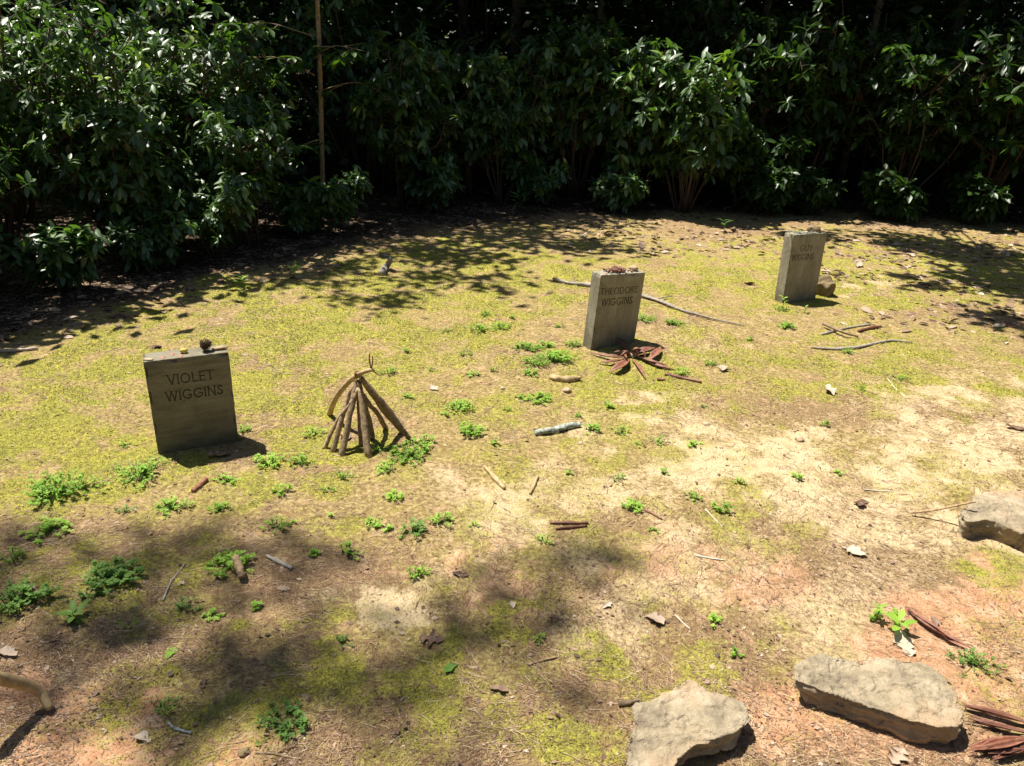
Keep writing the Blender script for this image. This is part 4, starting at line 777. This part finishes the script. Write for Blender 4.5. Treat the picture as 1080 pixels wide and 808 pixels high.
SHR = [
 (-4.1, 4.5, 1.9, 0.825, 17, 0.095, 'shrub just past the left edge, its branches reaching in at the middle left'),
 (-4, 5.6, 1.85, 0.825, 19, 0.095, 'sunlit shrub at far left top corner with glinting leaves'),
 (-3.25, 6.15, 1.72, 0.77, 19, 0.095, 'sunlit dense shrub with red-brown stems, second from the left edge'),
 (-2.65, 6.9, 1.7, 0.715, 17, 0.095, 'sunlit shrub just left of the slender tan-barked sapling'),
 (-4.7, 7, 2.3, 0.99, 16, 0.095, 'taller shrub behind the sunlit pair at upper left'),
 (-3.6, 7.8, 2.2, 0.99, 14, 0.12, 'dark shrub behind the sunlit dense shrub with red-brown stems'),
 (-3.05, 5.75, 1.15, 0.55, 14, 0.095, 'lower sunlit shrub in front of the dense one with red-brown stems'),
 (-3.75, 5, 1.3, 0.605, 14, 0.095, 'sunlit lower shrub cut by the left edge of the photo'),
 (-2.35, 6.45, 1.2, 0.495, 12, 0.095, 'slim sunlit shrub between the dense shrub and the slender sapling'),
 (-5.2, 6, 2, 0.88, 16, 0.095, 'shrub outside the left edge behind the sunlit ones'),
 (-3.1, 4.9, 0.42, 0.33, 8, 0.095, 'knee-high glossy shrub at left edge of the clearing, lowest at left'),
 (-2.75, 5.5, 0.45, 0.33, 8, 0.095, 'small shrub below the sunlit dense shrub, above the leftmost headstone'),
 (-2, 6.9, 0.45, 0.33, 6, 0.12, 'small dark shrub at the foot of the slender sapling'),
 (-1.3, 8.5, 1.35, 0.66, 14, 0.12, 'dark shrub right of the slender sapling, its leaves starting at half height'),
 (-0.6, 9.3, 1.5, 0.77, 13, 0.12, 'dark shrub near the top centre, left of the gap in the woods'),
 (0.35, 9.9, 1.5, 0.77, 12, 0.12, 'very dark shrub behind the gap at top centre'),
 (1.35, 9.3, 1.3, 0.66, 13, 0.15, 'shaded shrub behind and left of the bright-leafed shrub'),
 (1.95, 9, 1.25, 0.605, 14, 0.15, 'bright-leafed glossy shrub standing between middle and rightmost headstones'),
 (2.7, 9.4, 1, 0.66, 11, 0.15, 'low dark shrub directly behind the rightmost headstone'),
 (3.6, 10.1, 1.7, 0.88, 13, 0.15, 'dark shrub right of the rightmost headstone, hanging leaves'),
 (4.7, 9.7, 1.6, 0.825, 14, 0.15, 'shrub with lit hanging leaf sprays at upper right'),
 (5.7, 9.6, 1.7, 0.88, 13, 0.15, 'dark shrub at the right edge of the photo'),
 (6.6, 9, 1.8, 0.88, 13, 0.15, 'shrub just beyond the right edge'),
 (-1.9, 9.6, 2, 0.99, 13, 0.12, 'tall dark shrub behind the slender sapling'),
 (2.4, 10.8, 2, 0.99, 13, 0.15, 'tall dark shrub between the two dim tree trunks'),
 (-3.45, 4.35, 0.8, 0.4, 9, 0.09, 'waist-high shrub at the left edge, left of the lowest one'),
 (-2.45, 5.95, 0.7, 0.4, 8, 0.09, 'low shrub on the shade edge behind the leftmost headstone'),
 (-1.75, 7.05, 0.6, 0.35, 7, 0.09, 'low shrub just left of and in front of the slender sapling foot'),
 (-0.9, 8.3, 0.6, 0.4, 8, 0.11, 'low leafy shrub at the woods edge, right of the slender sapling'),
 (0.2, 8.9, 0.5, 0.4, 7, 0.11, 'lowest shrub in the dark gap at top centre'),
 (1.1, 8.8, 0.48, 0.36, 7, 0.12, 'low shrub at the left foot of the bright-leafed shrub'),
 (2.9, 9, 0.55, 0.4, 7, 0.12, 'sprawling low plant behind and right of the rightmost headstone'),
 (3.4, 9.3, 0.54, 0.4, 7, 0.14, 'low shrub under the dark hanging leaves, right of the rightmost headstone'),
 (4.4, 9, 0.54, 0.4, 7, 0.14, 'low shrub below the lit hanging leaf sprays at upper right'),
 (5.3, 9, 0.54, 0.4, 7, 0.14, 'low shrub near the right edge of the woods'),
 (0.7, 9.6, 1.7, 0.7, 12, 0.13, 'tall shaded shrub filling the middle of the woods edge'),
 (-0.2, 9, 1.2, 0.55, 11, 0.12, 'mid-height shaded shrub left of the dark gap'),
 (2.9, 9.9, 1.7, 0.7, 12, 0.15, 'broad-leafed shrub above the rightmost headstone'),
]
SHR = [(a[0], a[1], a[2]*(1.28 if a[0] > -2 and a[2] > 1.1 else 1), a[3]*(1.15 if a[0] > -2 else 1))+a[4:] for a in SHR]
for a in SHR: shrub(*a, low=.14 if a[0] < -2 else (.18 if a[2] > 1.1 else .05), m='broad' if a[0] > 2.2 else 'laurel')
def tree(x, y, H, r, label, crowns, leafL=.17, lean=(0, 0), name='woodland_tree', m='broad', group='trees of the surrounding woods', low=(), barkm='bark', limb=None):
    """crowns: (target x, target y on the ground in shade, height, radius, leaves)"""
    root = thing(name, label, 'tree', (x, y, 0), group); P = spline([(0, 0, -.1), (lean[0]*.3+.03, lean[1]*.3, H*.35), (lean[0]*.6-.04, lean[1]*.6, H*.65), (lean[0], lean[1], H)], 18); tb = Bag()
    rr = np.linspace(r, r*.4, 18); rr[0] *= 1.35; rr[1] *= 1.1; V, F = tube(P, rr, 10, .08, int(x*7)); tb.add(V, F, .5); lf = Bag()
    for (tx, ty, z, cr_, nl) in crowns:
        c = np.array([tx-SH[0]*z-x, ty-SH[1]*z-y, z]); i = 13; b0 = P[i] if P[i, 2] < z else P[max(3, int(17*z/H*.8))]
        V, F = tube(spline([b0, (b0+c)/2+[0, 0, -.1*z*.3], c], 10), np.linspace(limb or (.011 if nl < 600 else r*.45), (limb or (.011 if nl < 600 else r*.3))*.4, 10), 6, .1); tb.add(V, F, .5)
        k = nl//9; u = norm(rng.normal(0, 1, (k, 3)))*(rng.uniform(0, 1, (k, 1))**.45)*cr_*np.array([1, 1, .6]); cc = c+u
        for q in cc[:26]: V, F = tube([c+(q-c)*.1, c+(q-c)*.6+[0, 0, .1], q], [min(r*.1, .012), .008, .004], 4); tb.add(V, F, .5)
        d = norm(u+rng.normal(0, .4, (k, 3))+1e-6); e = np.repeat(cc, 9, 0)+rng.normal(0, leafL*.9, (k*9, 3)); aa = rng.uniform(0, 6.28, k*9)
        D = np.stack([np.cos(aa), np.sin(aa), rng.uniform(-.5, .3, k*9)], 1)+np.repeat(d, 9, 0)*.3
        leaves(lf, e, D, np.tile([0, 0, 1.], (k*9, 1))+rng.normal(0, .45, (k*9, 3)), leafL*rng.uniform(.6, 1.2, k*9), np.repeat(rng.uniform(.1, .8, k), 9), LEAF2, 1.3)
    for pts in low:   # leafy boughs low enough to be seen
        Q = spline(pts, 10); V, F = tube(Q, np.linspace(.007, .002, 10), 5, .2); tb.add(V, F, .5); ends = [Q[-1]]
        for k in range(9):
            i = rng.integers(3, 10); a2 = rng.uniform(0, 6.28); q = Q[i]+np.array([math.cos(a2), math.sin(a2), rng.uniform(-.6, .2)])*rng.uniform(.08, .25); V, F = tube([Q[i], q], [.004, .002], 4); tb.add(V, F, .5); ends.append(q)
        for e in ends:
            kk = rng.integers(5, 8); aa = rng.uniform(0, 6.28)+np.arange(kk)*2.4; D = np.stack([np.cos(aa), np.sin(aa), rng.uniform(-.7, .1, kk)], 1)
            leaves(lf, np.tile(e, (kk, 1)), D, np.tile([0, 0, 1.], (kk, 1)), rng.uniform(.10, .19, kk), rng.uniform(.4, .9)+rng.normal(0, .05, kk), LEAF, 1.05)
    tb.build('trunk', M['stick' if name == 'sapling' else barkm], root); lf.build('crown', M[m], root); return root
gq = lambda x, y: (float(gp(x, y)[0]), float(gp(x, y)[1]))
tree(-2.05, 7.85, 5.5, .026, 'slender tan-barked sapling standing at the woods edge, upper left', [(*gq(350, 285), 4.4, .45, 330), (*gq(300, 292), 4.2, .3, 200), (*gq(420, 262), 4.4, .5, 420), (*gq(400, 318), 4.4, .3, 130), (*gq(445, 292), 4.2, .35, 150), (-2.0, 8.9, 4.8, 1.1, 2600)], .11, (.1, .05), 'sapling', 'broad',
     low=[[(0, 0, 1.5), (.25, -.2, 1.62), (.6, -.35, 1.58)], [(0, 0, 1.35), (-.3, -.2, 1.5), (-.65, -.3, 1.45)], [(0, 0, .75), (-.1, -.25, .72), (-.22, -.4, .62)], [(0, 0, 1.7), (-.5, .1, 1.8), (-.95, .1, 1.7)], [(0, 0, 1.2), (.4, .1, 1.3), (.75, .1, 1.15)]])
tree(.9, 10.9, 8, .05, 'dim straight tree trunk at top centre right, behind the shrubs', low=[[(0, 0, 1.8), (-.3, -.9, 1.85), (-.5, -1.7, 1.5)], [(0, 0, 1.8), (.4, -.9, 1.85), (.7, -1.7, 1.5)], [(0, 0, 1.5), (.1, -.8, 1.6), (.1, -1.4, 1.3)]], crowns=[(0, 9.1, 5, 1.5, 3600), (*gq(490, 268), 4.5, .5, 230), (*gq(560, 256), 4.5, .45, 230), (*gq(625, 258), 4.5, .4, 150), (*gq(520, 296), 4.5, .3, 60), (.9, 11, 7, 1.9, 3600)])
tree(2.95, 10.9, 9, .06, 'dim leaning trunk above the rightmost headstone', [(2.4, 10.6, 5, 1.5, 3600), (3.2, 12.3, 7, 2, 3600)], lean=(.5, .2), low=[[(0, 0, 1.2), (-.35, -.6, 1.5), (-.7, -1.2, 1.35)], [(0, 0, 1.4), (.3, -.8, 1.65), (.5, -1.5, 1.3)], [(0, 0, 1.9), (-.6, -.8, 1.9), (-1.1, -1.6, 1.5)], [(0, 0, 1.8), (.2, -1.0, 1.9), (.1, -1.9, 1.55)], [(0, 0, 1.6), (.9, -.7, 1.75), (1.3, -1.4, 1.45)]])
tree(4.35, 10.6, 8, .05, 'dim thin trunk inside the hanging leaves at upper right', [(4.8, 10.4, 5, 1.5, 3600), (5.2, 12.3, 7, 2, 3600), (*gq(1030, 268), 4, .6, 800), (*gq(1085, 300), 4, .55, 800), (*gq(950, 254), 4, .4, 260), (*gq(1060, 335), 4, .25, 90), (*gq(985, 300), 4, .3, 70), (*gq(870, 250), 4, .3, 90)], low=[[(0, 0, 1.9), (.5, -.9, 1.9), (1.0, -1.8, 1.55)], [(0, 0, 1.9), (-.1, -1.0, 1.95), (-.2, -1.9, 1.6)], [(0, 0, 1.5), (.9, -.8, 1.5), (1.5, -1.5, 1.2)], [(0, 0, 1.3), (.0, -.6, 1.6), (.1, -1.2, 1.3)], [(0, 0, 1.2), (.3, -.5, 1.3), (.5, -.9, 1.0)], [(0, 0, 1.6), (.6, -.3, 1.8), (1.2, -.7, 1.5)], [(0, 0, 1.6), (-.5, -.3, 1.8), (-.9, -.7, 1.6)]])
tree(-.2, 11.2, 8, .08, 'dim trunk deep in the woods at top centre', [(-1.6, 9.3, 5.5, 1.5, 3600), (-1.0, 11.3, 7, 1.9, 3600)])
tree(-5.2, 9.6, 9, .10, 'trunk hidden among shrubs at the upper left', [(*gq(10, 352), 2.2, .28, 240), (*gq(110, 330), 2.2, .25, 180), (*gq(200, 303), 2.2, .22, 150), (*gq(330, 258), 2.5, .3, 300), (-3.6, 9.0, 6, 1.6, 3600), (-3.2, 11, 7.5, 2, 3600), (-5.4, 8.2, 6, 1.3, 2400)])
tree(7.2, 10.5, 9, .10, 'trunk just outside the right edge of the woods', [(7.1, 10.3, 5.5, 1.8, 3600), (7.5, 8.1, 5, 1.1, 1500), (8.6, 12, 7, 2, 3000)])
tree(-7.0, 2.2, 12, .16, 'tall tree left of the clearing that throws the soft front shade', [(*gq(95, 645), 10, .30, 95), (*gq(10, 600), 10.5, .24, 80), (*gq(235, 690), 11, .24, 80), (*gq(320, 720), 11, .2, 55), (*gq(160, 600), 11, .2, 27), (*gq(200, 760), 11, .14, 35),
     (*gq(540, 660), 12, .22, 76), (*gq(460, 690), 12, .2, 50), (*gq(400, 740), 12, .18, 27), (*gq(620, 585), 12, .16, 36), (*gq(320, 590), 11.5, .18, 36), (*gq(200, 575), 11, .16, 36)], .12, (1.2, .8), limb=.022)
tree(6.4, 12.6, 9, .10, 'stout trunk behind the hanging leaf sprays, well back at right', [(tx, float(edge_y(tx))+1.25, 4.6, 1.05, 1700) for tx in (2.3, 3.9, 5.5)]+[(4.6, 11.2, 6, 1.8, 3000)], .16)
tree(-1.0, 12.4, 9, .09, 'trunk well back behind the top centre gap', [(tx, float(edge_y(tx))+1.25, 4.6, 1.0, 1600) for tx in (-1.1, .7)]+[(1.2, 10.6, 6, 1.6, 2600)], .16)
for k, (x, y) in enumerate([(-8.5, 11.5), (-5.5, 14), (-2, 13.8), (1.5, 14.5), (5, 14.2), (8.5, 14), (11, 10.5), (-3.7, 17.5), (3.2, 18), (9.5, 17.5)]):
    tree(x, y, 9, .11, ['trunk far back at the left of the woods', 'trunk in the second row behind the upper left shrubs', 'trunk in the second row behind the sapling', 'trunk in the second row at top centre', 'trunk in the second row behind the rightmost headstone', 'trunk in the second row at the upper right', 'trunk off to the right of the clearing', 'trunk in the third row at left', 'trunk in the third row right of centre', 'trunk in the third row at far right'][k],
         [(x+2, y-1.5, 6, 2.3, 4200), (x+3.6, y+.4, 7.5, 3.0, 4200)], .26)
def woods():
    n = 150000; bgx = Bag(); y = rng.uniform(0, 1, n)**1.3*11; x = rng.uniform(-1, 1, n)*(14+y*.5); y = edge_y(x)*.55+4.4+y+1.2*(np.abs(x) > 4)*0; z = rng.uniform(0, 1, n)**.9*3.6
    k = ((fbm(x*1.1, y*.9+z*1.3, 101, 3) > .40) | (y > edge_y(x)+5)) & (y > edge_y(x)+1.5) & (np.hypot(x, y) > 9.3) & (z > .1*fbm(x, y, 5, 2)); x, y, z = x[k], y[k], z[k]; n = len(x); a = rng.uniform(0, 6.28, n)
    leaves(bgx, np.stack([x, y, z], 1), np.stack([np.cos(a), np.sin(a), rng.uniform(-.6, .2, n)], 1), np.tile([0, 0, 1.], (n, 1))+rng.normal(0, .5, (n, 3)), rng.uniform(.09, .2, n), rng.uniform(0, .35, n), LEAF2, 1.4)
    n = 52000; y = rng.uniform(14.5, 21, n); x = rng.uniform(-1, 1, n)*(y+2); z = rng.uniform(0, 5.5, n); a = rng.uniform(0, 6.28, n)
    leaves(bgx, np.stack([x, y, z], 1), np.stack([np.cos(a), np.sin(a), rng.uniform(-.9, .3, n)], 1), np.tile([0, 0, 1.], (n, 1))+rng.normal(0, .9, (n, 3)), rng.uniform(.18, .36, n), rng.uniform(0, .3, n), LEAF2, 1.4)
    for i in range(260):
        yy = rng.uniform(10, 20); xx = rng.uniform(-1, 1)*(yy*.85+1); h = rng.uniform(1, 3); V, F = tube(spline([[xx, yy, 0], [xx+rng.normal(0, .1), yy, h*.5], [xx+rng.normal(0, .3), yy, h]], 7), np.linspace(.014, .006, 7), 4); bgx.add(V, F, .3, 1)
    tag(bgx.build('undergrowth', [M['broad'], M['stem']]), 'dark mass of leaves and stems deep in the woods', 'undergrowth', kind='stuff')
woods()
def side_woods():   # the woods close the view all round
    n = 26000; bgx = Bag(); a = rng.uniform(0, 6.28, n); r = rng.uniform(21, 30, n); x = r*np.cos(a); y = r*np.sin(a)+3; z = rng.uniform(0, 9, n); b_ = rng.uniform(0, 6.28, n)
    leaves(bgx, np.stack([x, y, z], 1), np.stack([np.cos(b_), np.sin(b_), rng.uniform(-.6, .2, n)], 1), np.tile([0, 0, 1.], (n, 1))+rng.normal(0, .6, (n, 3)), rng.uniform(.6, 1.2, n), rng.uniform(0, .5, n), LEAF2, 1.4)
    tag(bgx.build('distant_foliage', M['broad']), 'far leaves closing the view behind the woods', 'foliage', kind='stuff')
side_woods()
